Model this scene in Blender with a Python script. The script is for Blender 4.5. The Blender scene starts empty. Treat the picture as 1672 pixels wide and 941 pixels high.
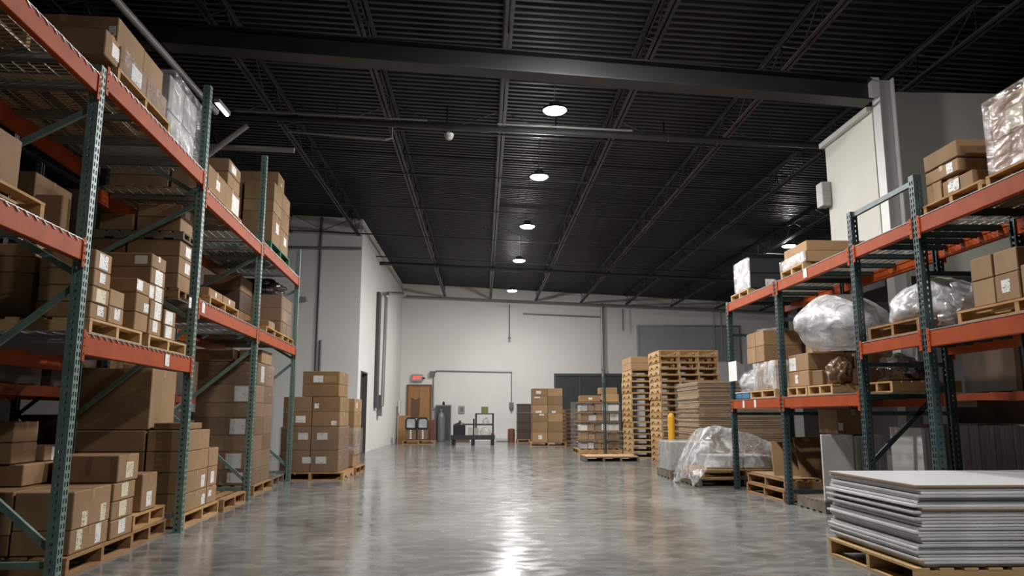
import bpy, bmesh, math, random
from mathutils import Vector, Matrix, noise
R = random.Random(7)
sc = bpy.context.scene
COL = sc.collection
PI = math.pi
# ------------------------------------------------------------------ materials
def mat(name, color, rough=.6, metal=0., noise_amt=0., nscale=8., color2=None, bump=0., bscale=40., spec=.5, stretch=(1,1,1), coat=0.):
    m = bpy.data.materials.new(name); m.use_nodes = True
    nt = m.node_tree; b = nt.nodes['Principled BSDF']
    b.inputs['Base Color'].default_value = (*color, 1); b.inputs['Roughness'].default_value = rough
    b.inputs['Metallic'].default_value = metal; b.inputs['Specular IOR Level'].default_value = spec
    b.inputs['Coat Weight'].default_value = coat
    if noise_amt or bump:
        tc = nt.nodes.new('ShaderNodeTexCoord'); mp = nt.nodes.new('ShaderNodeMapping'); mp.inputs['Scale'].default_value = stretch
        nt.links.new(tc.outputs['Object'], mp.inputs['Vector'])
    if noise_amt:
        n = nt.nodes.new('ShaderNodeTexNoise'); n.inputs['Scale'].default_value = nscale; n.inputs['Detail'].default_value = 6
        nt.links.new(mp.outputs['Vector'], n.inputs['Vector'])
        r = nt.nodes.new('ShaderNodeValToRGB'); c2 = color2 or tuple(c*.6 for c in color)
        r.color_ramp.elements[0].position = .5-.5*noise_amt*.5; r.color_ramp.elements[1].position = .5+.25
        r.color_ramp.elements[0].color = (*c2, 1); r.color_ramp.elements[1].color = (*color, 1)
        nt.links.new(n.outputs['Fac'], r.inputs['Fac']); nt.links.new(r.outputs['Color'], b.inputs['Base Color'])
    if bump:
        n2 = nt.nodes.new('ShaderNodeTexNoise'); n2.inputs['Scale'].default_value = bscale; n2.inputs['Detail'].default_value = 4
        nt.links.new(mp.outputs['Vector'], n2.inputs['Vector'])
        bp = nt.nodes.new('ShaderNodeBump'); bp.inputs['Strength'].default_value = bump; bp.inputs['Distance'].default_value = .02
        nt.links.new(n2.outputs['Fac'], bp.inputs['Height']); nt.links.new(bp.outputs['Normal'], b.inputs['Normal'])
    return m
M = {}
KR = [(.33,.20,.105), (.28,.165,.083), (.37,.232,.125), (.31,.19,.10), (.24,.14,.07)]
for i, k in enumerate(KR):
    M['kraft%d' % i] = mat('kraft_card_%d' % i, k, .75, 0, .7, 2.6, tuple(c*.72 for c in k), .06, 60, .25)
M['tan'] = mat('tan_card', (.46,.29,.15), .75, 0, .6, 2, (.38,.23,.12), .05, 50, .25)
M['sheettan'] = mat('pale_flat_card', (.56,.39,.235), .75, 0, .6, 3, (.45,.305,.175), spec=.2)
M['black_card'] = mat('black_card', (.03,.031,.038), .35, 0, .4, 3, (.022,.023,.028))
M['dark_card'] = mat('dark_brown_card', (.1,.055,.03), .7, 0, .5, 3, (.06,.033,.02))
M['grey_card'] = mat('grey_white_card', (.5,.49,.48), .7, 0, .5, 3, (.4,.39,.38))
M['tape'] = mat('parcel_tape', (.34,.20,.10), .3, 0, 0, spec=.5)
M['wood'] = mat('pallet_pine', (.50,.31,.14), .75, 0, .9, 5, (.34,.19,.075), .15, 30, .2, (1,1,6))
M['wood2'] = mat('aged_pallet_wood', (.36,.21,.10), .8, 0, .9, 5, (.21,.115,.055), .15, 30, .2, (1,1,6))
M['wood3'] = mat('pale_pallet_wood', (.58,.40,.21), .75, 0, .9, 5, (.43,.27,.125), .15, 30, .2, (1,1,6))
M['greenwood'] = mat('green_painted_pallet', (.03,.17,.085), .6, 0, .6, 6, (.02,.1,.05))
M['greywood'] = mat('weathered_pallet_wood', (.2,.165,.125), .85, 0, .8, 6, (.11,.085,.06), .1, 30)
M['green'] = mat('green_rack_paint', (.185,.265,.235), .4, .1, .55, 9, (.12,.19,.165), spec=.5)
M['dgreen'] = mat('dark_green_rack_paint', (.04,.075,.075), .36, .1, .55, 9, (.022,.045,.047))
M['orange'] = mat('orange_beam_paint', (.40,.072,.016), .5, 0, .6, 5, (.30,.05,.012), spec=.12)
M['galv'] = mat('galvanised_wire', (.40,.395,.38), .35, .5)
M['steel'] = mat('grey_conduit_steel', (.3,.3,.29), .4, .6)
M['black_steel'] = mat('black_roof_steel', (.028,.028,.031), .5, .1, .5, 4, (.018,.018,.02))
M['rusty_steel'] = mat('rusty_roof_steel', (.075,.05,.04), .6, .1, .8, 3, (.03,.026,.026))
M['deck'] = mat('black_roof_deck', (.018,.021,.029), .48, .15, .5, 3, (.011,.013,.019))
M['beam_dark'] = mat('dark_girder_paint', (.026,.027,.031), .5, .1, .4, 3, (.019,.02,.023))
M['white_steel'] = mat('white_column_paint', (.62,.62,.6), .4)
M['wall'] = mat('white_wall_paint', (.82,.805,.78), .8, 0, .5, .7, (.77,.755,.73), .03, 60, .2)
M['wall_dim'] = mat('shaded_wall_paint', (.06,.058,.056), .85, 0, .5, .7, (.045,.044,.043), spec=.2)  # wall paint darkened in its colour where few lamps reach
M['wall_warm'] = mat('cream_wall_paint', (.66,.645,.59), .8, 0, .4, .7, (.61,.595,.54), spec=.2)
M['greypanel'] = mat('grey_door_panel', (.40,.41,.42), .6, 0, .4, 2, (.36,.37,.38))
M['darkpanel'] = mat('charcoal_door_panel', (.045,.052,.05), .45, 0, .4, 2, (.035,.04,.04))
M['darkframe'] = mat('charcoal_door_frame', (.06,.065,.068), .45)
M['doorwood'] = mat('varnished_door_wood', (.44,.23,.085), .45, 0, .8, 3, (.36,.175,.06), stretch=(6,6,.6))
M['kraftpaper'] = mat('brown_kraft_paper', (.17,.095,.06), .8)
M['white'] = mat('white_paper', (.78,.77,.75), .6)
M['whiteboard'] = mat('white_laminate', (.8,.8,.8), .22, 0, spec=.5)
M['boardedge'] = mat('grey_board_edge', (.6,.6,.6), .6, 0, .5, 6, (.46,.46,.46))
M['boardedge2'] = mat('pale_board_edge', (.76,.76,.76), .6, 0, .5, 6, (.6,.6,.6))
M['boardbrown'] = mat('brown_board_edge', (.33,.2,.12), .7)
M['panelgrey'] = mat('grey_white_panel', (.66,.65,.63), .6, 0, .6, 3, (.52,.51,.49))
M['blue'] = mat('blue_tote_plastic', (.05,.17,.29), .4)
M['yellow'] = mat('yellow_bollard_paint', (.7,.36,.02), .5)
M['black'] = mat('black_plastic', (.012,.012,.014), .4)
M['cartblack'] = mat('black_cart_steel', (.03,.03,.03), .5)
M['cylinder'] = mat('grey_gas_cylinder', (.22,.23,.23), .35, .3)
M['cab'] = mat('grey_cabinet_paint', (.16,.17,.165), .5)
M['lime'] = mat('green_carton_print', (.17,.2,.05), .6)
M['bag'] = mat('white_bag_fabric', (.55,.56,.6), .7)
M['brownbin'] = mat('brown_bin_cloth', (.19,.125,.075), .7)
M['trayroll'] = mat('dark_brown_tray', (.055,.036,.03), .45)
M['rust'] = mat('red_brown_roll', (.17,.06,.035), .7)
M['black_film'] = mat('black_plastic_bag', (.025,.016,.014), .12, spec=.8, bump=.7, bscale=14)
M['brown_film'] = mat('shiny_brown_film', (.15,.08,.04), .25, spec=.6, bump=.6, bscale=22)
M['steelgrey'] = mat('grey_beam_paint', (.36,.35,.33), .45, .3)
M['lens_clear'] = mat('clear_dome', (.5,.5,.48), .15)
def em(name, c, s):
    m = bpy.data.materials.new(name); m.use_nodes = True; nt = m.node_tree
    b = nt.nodes['Principled BSDF']; b.inputs['Base Color'].default_value = (.8,.8,.8,1)
    b.inputs['Emission Color'].default_value = (*c, 1); b.inputs['Emission Strength'].default_value = s; return m
LAMP = 950.
M['lamp'] = em('lamp_lens', (1,.985,.965), LAMP)
M['tube'] = em('tube_lamp', (1,.97,.93), 9)
M['exit_red'] = em('exit_letter', (1,.03,.015), 2.2); M['exit_red'].node_tree.nodes['Principled BSDF'].inputs['Base Color'].default_value = (.4,.02,.02,1)
def film(name, dens=.3, white=.8, bump=.6, bscale=9., rough=.13, tint=(.85,.85,.86), st=(1,1,1), cap=.2):
    m = bpy.data.materials.new(name); m.use_nodes = True; nt = m.node_tree; N = nt.nodes; Lk = nt.links
    out = N['Material Output']; b = N['Principled BSDF']
    b.inputs['Base Color'].default_value = (*[c*white for c in tint], 1); b.inputs['Roughness'].default_value = rough; b.inputs['Specular IOR Level'].default_value = .8
    tc = N.new('ShaderNodeTexCoord'); mp = N.new('ShaderNodeMapping'); mp.inputs['Scale'].default_value = st
    Lk.new(tc.outputs['Object'], mp.inputs['Vector'])
    n = N.new('ShaderNodeTexNoise'); n.inputs['Scale'].default_value = bscale; n.inputs['Detail'].default_value = 5; n.inputs['Distortion'].default_value = 1.2
    Lk.new(mp.outputs['Vector'], n.inputs['Vector'])
    bp = N.new('ShaderNodeBump'); bp.inputs['Strength'].default_value = bump; bp.inputs['Distance'].default_value = .05
    Lk.new(n.outputs['Fac'], bp.inputs['Height']); Lk.new(bp.outputs['Normal'], b.inputs['Normal'])
    tr = N.new('ShaderNodeBsdfTransparent'); tr.inputs['Color'].default_value = (.96,.96,.96,1); mx = N.new('ShaderNodeMixShader'); m2 = N.new('ShaderNodeMixShader'); gl = N.new('ShaderNodeBsdfGlossy')
    gl.inputs['Roughness'].default_value = rough; gl.inputs['Color'].default_value = (.9,.9,.9,1); Lk.new(bp.outputs['Normal'], gl.inputs['Normal'])
    fr = N.new('ShaderNodeFresnel'); fr.inputs['IOR'].default_value = 1.5; Lk.new(bp.outputs['Normal'], fr.inputs['Normal'])
    fm = N.new('ShaderNodeMath'); fm.operation = 'MINIMUM'; fm.inputs[1].default_value = cap; Lk.new(fr.outputs[0], fm.inputs[0])
    r = N.new('ShaderNodeMapRange'); r.inputs['From Min'].default_value = .42; r.inputs['From Max'].default_value = .72
    r.inputs['To Min'].default_value = dens*.4; r.inputs['To Max'].default_value = min(1, dens*1.9)
    Lk.new(n.outputs['Fac'], r.inputs['Value']); Lk.new(r.outputs['Result'], mx.inputs['Fac'])
    Lk.new(tr.outputs[0], mx.inputs[1]); Lk.new(b.outputs[0], mx.inputs[2])
    Lk.new(fm.outputs[0], m2.inputs['Fac']); Lk.new(mx.outputs[0], m2.inputs[1]); Lk.new(gl.outputs[0], m2.inputs[2]); Lk.new(m2.outputs[0], out.inputs['Surface'])
    return m
M['film'] = film('clear_stretch_film', .05, .8, .8, 7, .1, st=(1,1,2.5))
M['film_mid'] = film('cloudy_stretch_film', .22, .95, .6, 6, .12)
M['film_white'] = film('milky_plastic_sheet', .45, 1.0, .8, 5, .13, cap=.14)
M['film_sack'] = film('white_plastic_sack', .9, 1.05, .5, 7, .3, cap=.045)
M['film_pink'] = film('pinkish_stretch_film', .2, .85, .4, 6, .12, (.85,.72,.66), st=(1,1,2.5))
def label_mat(name, base=(.74,.73,.70)):
    m = bpy.data.materials.new(name); m.use_nodes = True; nt = m.node_tree; N = nt.nodes; Lk = nt.links; b = N['Principled BSDF']
    b.inputs['Roughness'].default_value = .5
    tc = N.new('ShaderNodeTexCoord')
    def wave(sx, sy, sz, thr):
        mp = N.new('ShaderNodeMapping'); mp.inputs['Scale'].default_value = (sx, sy, sz); Lk.new(tc.outputs['Object'], mp.inputs['Vector'])
        n = N.new('ShaderNodeTexNoise'); n.inputs['Scale'].default_value = 1; n.inputs['Detail'].default_value = 1; Lk.new(mp.outputs['Vector'], n.inputs['Vector'])
        g = N.new('ShaderNodeMath'); g.operation = 'GREATER_THAN'; g.inputs[1].default_value = thr; Lk.new(n.outputs['Fac'], g.inputs[0]); return g
    a = wave(60, 60, 120, .6); c = wave(9, 9, 14, .5)
    mu = N.new('ShaderNodeMath'); mu.operation = 'MULTIPLY'; Lk.new(a.outputs[0], mu.inputs[0]); Lk.new(c.outputs[0], mu.inputs[1])
    mx = N.new('ShaderNodeMixRGB'); mx.inputs[1].default_value = (*base, 1); mx.inputs[2].default_value = (.12,.12,.12,1); Lk.new(mu.outputs[0], mx.inputs[0])
    Lk.new(mx.outputs[0], b.inputs['Base Color']); return m
M['label'] = label_mat('white_shipping_label'); M['label_y'] = label_mat('cream_shipping_label', (.66,.6,.42))
# floor: polished concrete
def floor_mat():
    m = bpy.data.materials.new('polished_concrete'); m.use_nodes = True; nt = m.node_tree; N = nt.nodes; Lk = nt.links; b = N['Principled BSDF']
    tc = N.new('ShaderNodeTexCoord')
    def ns(sc_, det, st, dist=0):
        mp = N.new('ShaderNodeMapping'); mp.inputs['Scale'].default_value = st; Lk.new(tc.outputs['Object'], mp.inputs['Vector'])
        n = N.new('ShaderNodeTexNoise'); n.inputs['Scale'].default_value = sc_; n.inputs['Detail'].default_value = det; n.inputs['Distortion'].default_value = dist
        Lk.new(mp.outputs['Vector'], n.inputs['Vector']); return n
    a = ns(.9, 8, (1,1,1), .6); c = ns(5, 6, (1,1.6,1), .4)
    mixn = N.new('ShaderNodeMath'); mixn.operation = 'MULTIPLY_ADD'; mixn.inputs[1].default_value = .5; Lk.new(c.outputs['Fac'], mixn.inputs[0])
    h = N.new('ShaderNodeMath'); h.operation = 'MULTIPLY'; h.inputs[1].default_value = .5; Lk.new(a.outputs['Fac'], h.inputs[0]); Lk.new(h.outputs[0], mixn.inputs[2])
    r = N.new('ShaderNodeValToRGB'); e = r.color_ramp.elements
    e[0].position = .36; e[0].color = (.1,.099,.094,1); e[1].position = .64; e[1].color = (.265,.262,.25,1)
    Lk.new(mixn.outputs[0], r.inputs['Fac']); Lk.new(r.outputs['Color'], b.inputs['Base Color'])
    rr = N.new('ShaderNodeMapRange'); rr.inputs['From Min'].default_value = .35; rr.inputs['From Max'].default_value = .65
    rr.inputs['To Min'].default_value = .11; rr.inputs['To Max'].default_value = .22; Lk.new(c.outputs['Fac'], rr.inputs['Value']); Lk.new(rr.outputs['Result'], b.inputs['Roughness'])
    w = ns(1.5, 1, (.4,2.6,1), .1)
    bp = N.new('ShaderNodeBump'); bp.inputs['Strength'].default_value = .075; bp.inputs['Distance'].default_value = .03
    Lk.new(w.outputs['Fac'], bp.inputs['Height']); Lk.new(bp.outputs['Normal'], b.inputs['Normal'])
    b.inputs['Specular IOR Level'].default_value = .62
    return m
M['floor'] = floor_mat()
# ------------------------------------------------------------------ mesh builder
class G:
    def __init__(s): s.v = []; s.f = []
    def add(s, vs, fs):
        o = len(s.v); s.v += [tuple(v) for v in vs]; s.f += [tuple(i+o for i in f) for f in fs]; return s
    def box(s, x0, x1, y0, y1, z0, z1):
        return s.add([(x0,y0,z0),(x1,y0,z0),(x1,y1,z0),(x0,y1,z0),(x0,y0,z1),(x1,y0,z1),(x1,y1,z1),(x0,y1,z1)],
                     [(3,2,1,0),(4,5,6,7),(0,1,5,4),(1,2,6,5),(2,3,7,6),(3,0,4,7)])
    def bbox(s, x0, x1, y0, y1, z0, z1, b=.005):
        xs = (x0,x1); ys = (y0,y1); zs = (z0,z1); vs = []
        b = min(b, (x1-x0)*.3, (y1-y0)*.3, (z1-z0)*.3)
        bm = bmesh.new(); r = bmesh.ops.create_cube(bm, size=1)
        for v in bm.verts: v.co = Vector((xs[v.co.x > 0], ys[v.co.y > 0], zs[v.co.z > 0]))
        bmesh.ops.bevel(bm, geom=bm.edges[:], offset=b, segments=1, affect='EDGES', profile=.5)
        bm.verts.index_update(); s.add([v.co[:] for v in bm.verts], [tuple(v.index for v in f.verts) for f in bm.faces]); bm.free(); return s
    def tube(s, p, q, r, n=8, r2=None, cap=True):
        p = Vector(p); q = Vector(q); d = (q-p).normalized(); a = d.orthogonal().normalized(); b = d.cross(a); r2 = r if r2 is None else r2
        vs = [p+(a*math.cos(2*PI*i/n)+b*math.sin(2*PI*i/n))*r for i in range(n)] + [q+(a*math.cos(2*PI*i/n)+b*math.sin(2*PI*i/n))*r2 for i in range(n)]
        fs = [(i,(i+1)%n,n+(i+1)%n,n+i) for i in range(n)]
        if cap: fs += [tuple(range(n))[::-1], tuple(range(n,2*n))]
        return s.add(vs, fs)
    def bar(s, p, q, w, h, up=(0,0,1)):
        p = Vector(p); q = Vector(q); d = (q-p).normalized(); up = Vector(up)
        a = d.cross(up)
        if a.length < 1e-4: a = d.orthogonal()
        a = a.normalized()*w/2; b = a.cross(d).normalized()*h/2
        return s.add([p-a-b,p+a-b,p+a+b,p-a+b,q-a-b,q+a-b,q+a+b,q-a+b], [(3,2,1,0),(4,5,6,7),(0,1,5,4),(1,2,6,5),(2,3,7,6),(3,0,4,7)])
    def path(s, pts, r, n=8):
        for a, b in zip(pts, pts[1:]): s.tube(a, b, r, n)
        return s
    def lathe(s, prof, n=20, c=(0,0,0)):
        vs = []; k = len(prof)
        for i in range(n):
            t = 2*PI*i/n
            for r, z in prof: vs.append((c[0]+r*math.cos(t), c[1]+r*math.sin(t), c[2]+z))
        fs = [(i*k+j, ((i+1)%n)*k+j, ((i+1)%n)*k+j+1, i*k+j+1) for i in range(n) for j in range(k-1)]
        fs += [tuple(i*k for i in range(n))[::-1], tuple(i*k+k-1 for i in range(n))]
        return s.add(vs, fs)
    def build(s, name, m, parent=None, smooth=False):
        me = bpy.data.meshes.new(name); me.from_pydata(s.v, [], s.f); me.update()
        me.materials.append(M[m] if isinstance(m, str) else m)
        if smooth: me.polygons.foreach_set('use_smooth', [True]*len(me.polygons))
        o = bpy.data.objects.new(name, me); COL.objects.link(o)
        if parent: o.parent = parent
        return o
LABELS = {}
def tag(o, label, cat, group=None, kind=None):
    o['label'] = label; o['category'] = cat
    if group: o['group'] = group
    if kind: o['kind'] = kind
    LABELS.setdefault(label, []).append(o.name); return o
def empty(name, loc, rz=0.):
    o = bpy.data.objects.new(name, None); COL.objects.link(o); o.location = loc; o.rotation_euler = (0,0,rz); o.empty_display_size = .1; return o
def struct(o): o['kind'] = 'structure'; return o
def dup(o, parent=None):
    c = o.copy(); COL.objects.link(c)
    if parent: c.parent = parent
    for ch in o.children: dup(ch, c)
    return c
class Fr:                                        # a flat frame on the floor: u along, w across
    def __init__(s, ox, oy, ang): s.o = (ox, oy); s.a = ang
    def at(s, u, w, z): c, n = math.cos(s.a), math.sin(s.a); return Vector((s.o[0]+u*c-w*n, s.o[1]+u*n+w*c, z))
FL = Fr(-2.56, 4.95, math.radians(93.533))       # left rack row: u runs away from the camera, w away from the aisle
FRT = Fr(3.6, 0, -PI/2)                          # right rack row: u = -Y, w away from the aisle
FW = Fr(0, 0, 0)
def YR(y0, y1): return -y1, -y0
ORD = ['first','second','third','fourth','fifth','sixth','seventh','eighth','ninth','tenth','eleventh','twelfth','thirteenth','fourteenth','fifteenth','sixteenth','seventeenth','eighteenth','nineteenth','twentieth']
TENS = {20:'twenty',30:'thirty',40:'forty'}
def ordw(n):
    if n <= 20: return ORD[n-1]
    t = n//10*10
    if n == t: return {30:'thirtieth',40:'fortieth'}[t]
    return TENS[t]+'-'+ORD[n-t-1]
# ------------------------------------------------------------------ cartons
def carton(F, u0, u1, w0, w1, z0, z1, label, tape='w', lab=(), m=None, group=None, cat='box', rot=0., name='cardboard_box', flaps=False):
    g = .004
    L, D, H = (u1-u0)-2*g, (w1-w0)-2*g, (z1-z0)-.003
    root_loc = F.at((u0+u1)/2, (w0+w1)/2, z0+.0015)
    b = G().bbox(-L/2, L/2, -D/2, D/2, 0, H, .006)
    if flaps:
        b.add([(-L/2,-D/2,H-.004),(L/2,-D/2,H-.004),(L/2*.96,-D/2+.1,H+.07),(-L/2*.96,-D/2+.1,H+.07),(-L/2*.96,-D/2+.106,H+.065),(L/2*.96,-D/2+.106,H+.065),(L/2,-D/2+.008,H-.004),(-L/2,-D/2+.008,H-.004)],
              [(0,1,2,3),(3,2,5,4),(4,5,6,7),(0,3,4,7),(1,6,5,2),(0,7,6,1)])
    mm = m or 'kraft%d' % R.choice([0,0,1,2,3,3,4])
    o = b.build(name, mm); o.location = root_loc; o.rotation_euler = (0,0,F.a+rot)
    tag(o, label, cat, group)
    if tape:
        t = G(); e = .0012; dr = min(.07, H*.4)
        if tape == 'w':
            t.box(-.026,.026,-D/2-e,D/2+e,H,H+e); t.box(-.026,.026,-D/2-e,-D/2-.0002,H-dr,H); t.box(-.026,.026,D/2+.0002,D/2+e,H-dr,H)
        else:
            t.box(-L/2-e,L/2+e,-.026,.026,H,H+e); t.box(-L/2-e,-L/2-.0002,-.026,.026,H-dr,H); t.box(L/2+.0002,L/2+e,-.026,.026,H-dr,H)
        t.build('tape', 'tape', o)
    for spec in lab:
        f, fx, fz, lw, lh = spec[:5]; lm = spec[5] if len(spec) > 5 else 'label'
        lg = G(); e = .0016; zc = fz*H
        lh = min(lh, H*.92)
        zc = min(max(zc, lh/2+.006), H-lh/2-.006)
        if f == 'w0': xc = (fx-.5)*L; lg.box(xc-lw/2, xc+lw/2, -D/2-e, -D/2-.0003, zc-lh/2, zc+lh/2)
        elif f == 'u0': yc = (.5-fx)*D; lg.box(-L/2-e, -L/2-.0003, yc-lw/2, yc+lw/2, zc-lh/2, zc+lh/2)
        elif f == 'u1': yc = (fx-.5)*D; lg.box(L/2+.0003, L/2+e, yc-lw/2, yc+lw/2, zc-lh/2, zc+lh/2)
        if lm == 'kraftpaper':
            lg.build('tape_band' if lh > .1 else 'printed_mark', lm, o)['label'] = 'dark brown tape band' if lh > .1 else 'dark printed mark'; continue
        lo = lg.build('shipping_label', lm, o); lo['label'] = 'cream paper shipping label with print' if lm == 'label_y' else 'white paper shipping label with print'
    return o
LB = ('w0', .6, .5, .12, .1)
# ------------------------------------------------------------------ pallets
PROTO = {}
def pallet(F, u0, u1, w0, w1, z0, h, label, along='w', ns=3, m='wood', group=None, boards=7, solid=False, rot=0., notch=False):
    L, D = u1-u0, w1-w0
    key = (round(L,3), round(D,3), h, along, ns, m, boards, solid, notch)
    loc = F.at((u0+u1)/2, (w0+w1)/2, z0)
    if key in PROTO:
        r = dup(PROTO[key]); r.location = loc; r.rotation_euler = (0,0,F.a+rot); return tag(r, label, 'pallet', group)
    r = empty('wooden_pallet', loc, F.a+rot); tag(r, label, 'pallet', group); PROTO[key] = r
    t = .016 if h < .13 else .018
    sw = along == 'w'
    A, B = (L, D) if sw else (D, L)              # boards run along A, spread over B; stringers run along B
    def bx(g, a0, a1, b0, b1, z0, z1):
        return g.box(a0,a1,b0,b1,z0,z1) if sw else g.box(b0,b1,a0,a1,z0,z1)
    td = G(); bw = .09 if not solid else B/boards-.004
    for i in range(boards):
        c = -B/2+bw/2+(B-bw)*i/(boards-1); j = R.uniform(-.003,.003)
        bx(td, -A/2+j, A/2+j, c-bw/2, c+bw/2, h-t, h)
    td.build('top_deck', m, r)
    bd = G()
    for i in range(5 if boards > 5 else 3):
        k = 4 if boards > 5 else 2
        c = -B/2+.045+(B-.09)*i/k; bx(bd, -A/2, A/2, c-.045, c+.045, 0, t)
    bd.build('bottom_deck', m, r)
    for i in range(ns):
        c = -A/2+.022+(A-.044)*i/(ns-1); s = G()
        if notch:
            zt, zb = h-t-.0005, t+.0005; nb = zb+(zt-zb)*.45
            e = [(-B/2,zb),(-B*.36,zb),(-B*.33,nb),(-B*.17,nb),(-B*.14,zb),(B*.14,zb),(B*.17,nb),(B*.33,nb),(B*.36,zb),(B/2,zb),(B/2,zt),(-B/2,zt)]
            n = len(e); vs = [((c-.02, b, z) if sw else (b, c-.02, z)) for b, z in e]+[((c+.02, b, z) if sw else (b, c+.02, z)) for b, z in e]
            s.add(vs, [(i2,(i2+1)%n,n+(i2+1)%n,n+i2) for i2 in range(n)]+[tuple(range(n)), tuple(range(n,2*n))[::-1]])
        else: bx(s, c-.022, c+.022, -B/2+.002, B/2-.002, t+.0005, h-t-.0005)
        s.build('stringer', m, r)
    return r
# ------------------------------------------------------------------ plastic film
def film_box(F, u0, u1, w0, w1, z0, z1, label, m='film', amp=.006, top=True, step=.07, name='stretch_wrap', seed=0, lean=0.):
    L, D, H = u1-u0, w1-w0, z1-z0; g = G()
    def face(o, a, b, na, nb, nrm):
        vs = []; o = Vector(o); a = Vector(a); b = Vector(b); nrm = Vector(nrm)
        for i in range(na+1):
            for j in range(nb+1):
                p = o+a*(i/na)+b*(j/nb); q = p*4+Vector((seed*3.1,0,0))
                k = noise.noise(q)*amp*1.6
                k *= min(1, 6*min(i/na, 1-i/na))*min(1, 6*min(j/nb, 1-j/nb))
                p = p+nrm*abs(k); p.z += lean*(p.x/L)*(p.z/H)
                vs.append(p)
        g.add(vs, [(i*(nb+1)+j, (i+1)*(nb+1)+j, (i+1)*(nb+1)+j+1, i*(nb+1)+j+1) for i in range(na) for j in range(nb)])
    n = lambda x: max(3, int(x/step))
    face((-L/2,-D/2,0),(L,0,0),(0,0,H),n(L),n(H),(0,-1,0)); face((L/2,-D/2,0),(0,D,0),(0,0,H),n(D),n(H),(1,0,0))
    face((L/2,D/2,0),(-L,0,0),(0,0,H),n(L),n(H),(0,1,0)); face((-L/2,D/2,0),(0,-D,0),(0,0,H),n(D),n(H),(-1,0,0))
    if top: face((-L/2,-D/2,H),(L,0,0),(0,D,0),n(L),n(D),(0,0,1))
    o = g.build(name, m, smooth=True); o.location = F.at((u0+u1)/2, (w0+w1)/2, z0); o.rotation_euler = (0,0,F.a)
    return tag(o, label, 'plastic wrap')
def blob(F, u, w, z0, ru, rw, rz, label, m='film_white', amp=.25, seed=0, name='plastic_bag', cat='plastic bag', flat=.35, freq=2.2, sub=4):
    bm = bmesh.new(); bmesh.ops.create_icosphere(bm, subdivisions=sub, radius=1)
    for v in bm.verts:
        p = v.co.copy(); k = 1+amp*noise.noise(p*freq+Vector((seed*7.3,seed,0)))+amp*.45*noise.noise(p*freq*3+Vector((seed,0,9)))
        p *= k
        if p.z < -flat: p.z = -flat+(p.z+flat)*.08
        v.co = Vector((p.x*ru, p.y*rw, (p.z)*rz))
    mz = min(v.co.z for v in bm.verts)
    for v in bm.verts: v.co.z -= mz
    g = G(); bm.verts.index_update(); g.add([v.co[:] for v in bm.verts], [tuple(v.index for v in f.verts) for f in bm.faces]); bm.free()
    o = g.build(name, m, smooth=True); o.location = F.at(u, w, z0); o.rotation_euler = (0,0,F.a)
    return tag(o, label, cat)
# ------------------------------------------------------------------ racks
def post_mesh(H, W=.076, D=.07):
    g = G(); P = .05; n = int(H/P)
    def strip(org, ax, width, cols, sw, sh):
        org = Vector(org); ax = Vector(ax); xs = [0]
        for c in cols: xs += [c-sw/2*1.3, c+sw/2*1.3]
        xs.append(width)
        vs = []; fs = []; zs = []
        for k in range(n): zs += [k*P, k*P+P*.5-sh/2, k*P+P*.5+sh/2]
        zs.append(H)
        for z in zs:
            for x in xs: vs.append(org+ax*x+Vector((0,0,z)))
        q = len(xs)
        for j in range(len(zs)-1):
            for i in range(q-1):
                if j % 3 == 1 and i % 2 == 1: continue
                fs.append((j*q+i, j*q+i+1, (j+1)*q+i+1, (j+1)*q+i))
        g.add(vs, fs)
    strip((-W/2,0,0), (1,0,0), W, (W*.27, W*.73), .012, .03)
    strip((W/2,0,0), (0,1,0), D, (D*.55,), .014, .02)
    strip((-W/2,0,0), (0,1,0), D, (D*.55,), .014, .02)
    g.add([(-W/2,D,0),(-W/2+.02,D,0),(-W/2+.02,D,H),(-W/2,D,H)], [(0,1,2,3)]); g.add([(W/2,D,0),(W/2-.02,D,0),(W/2-.02,D,H),(W/2,D,H)], [(0,1,2,3)])
    g.box(-W/2-.01,W/2+.01,-.01,D+.02,-.0,.006)
    return g
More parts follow.
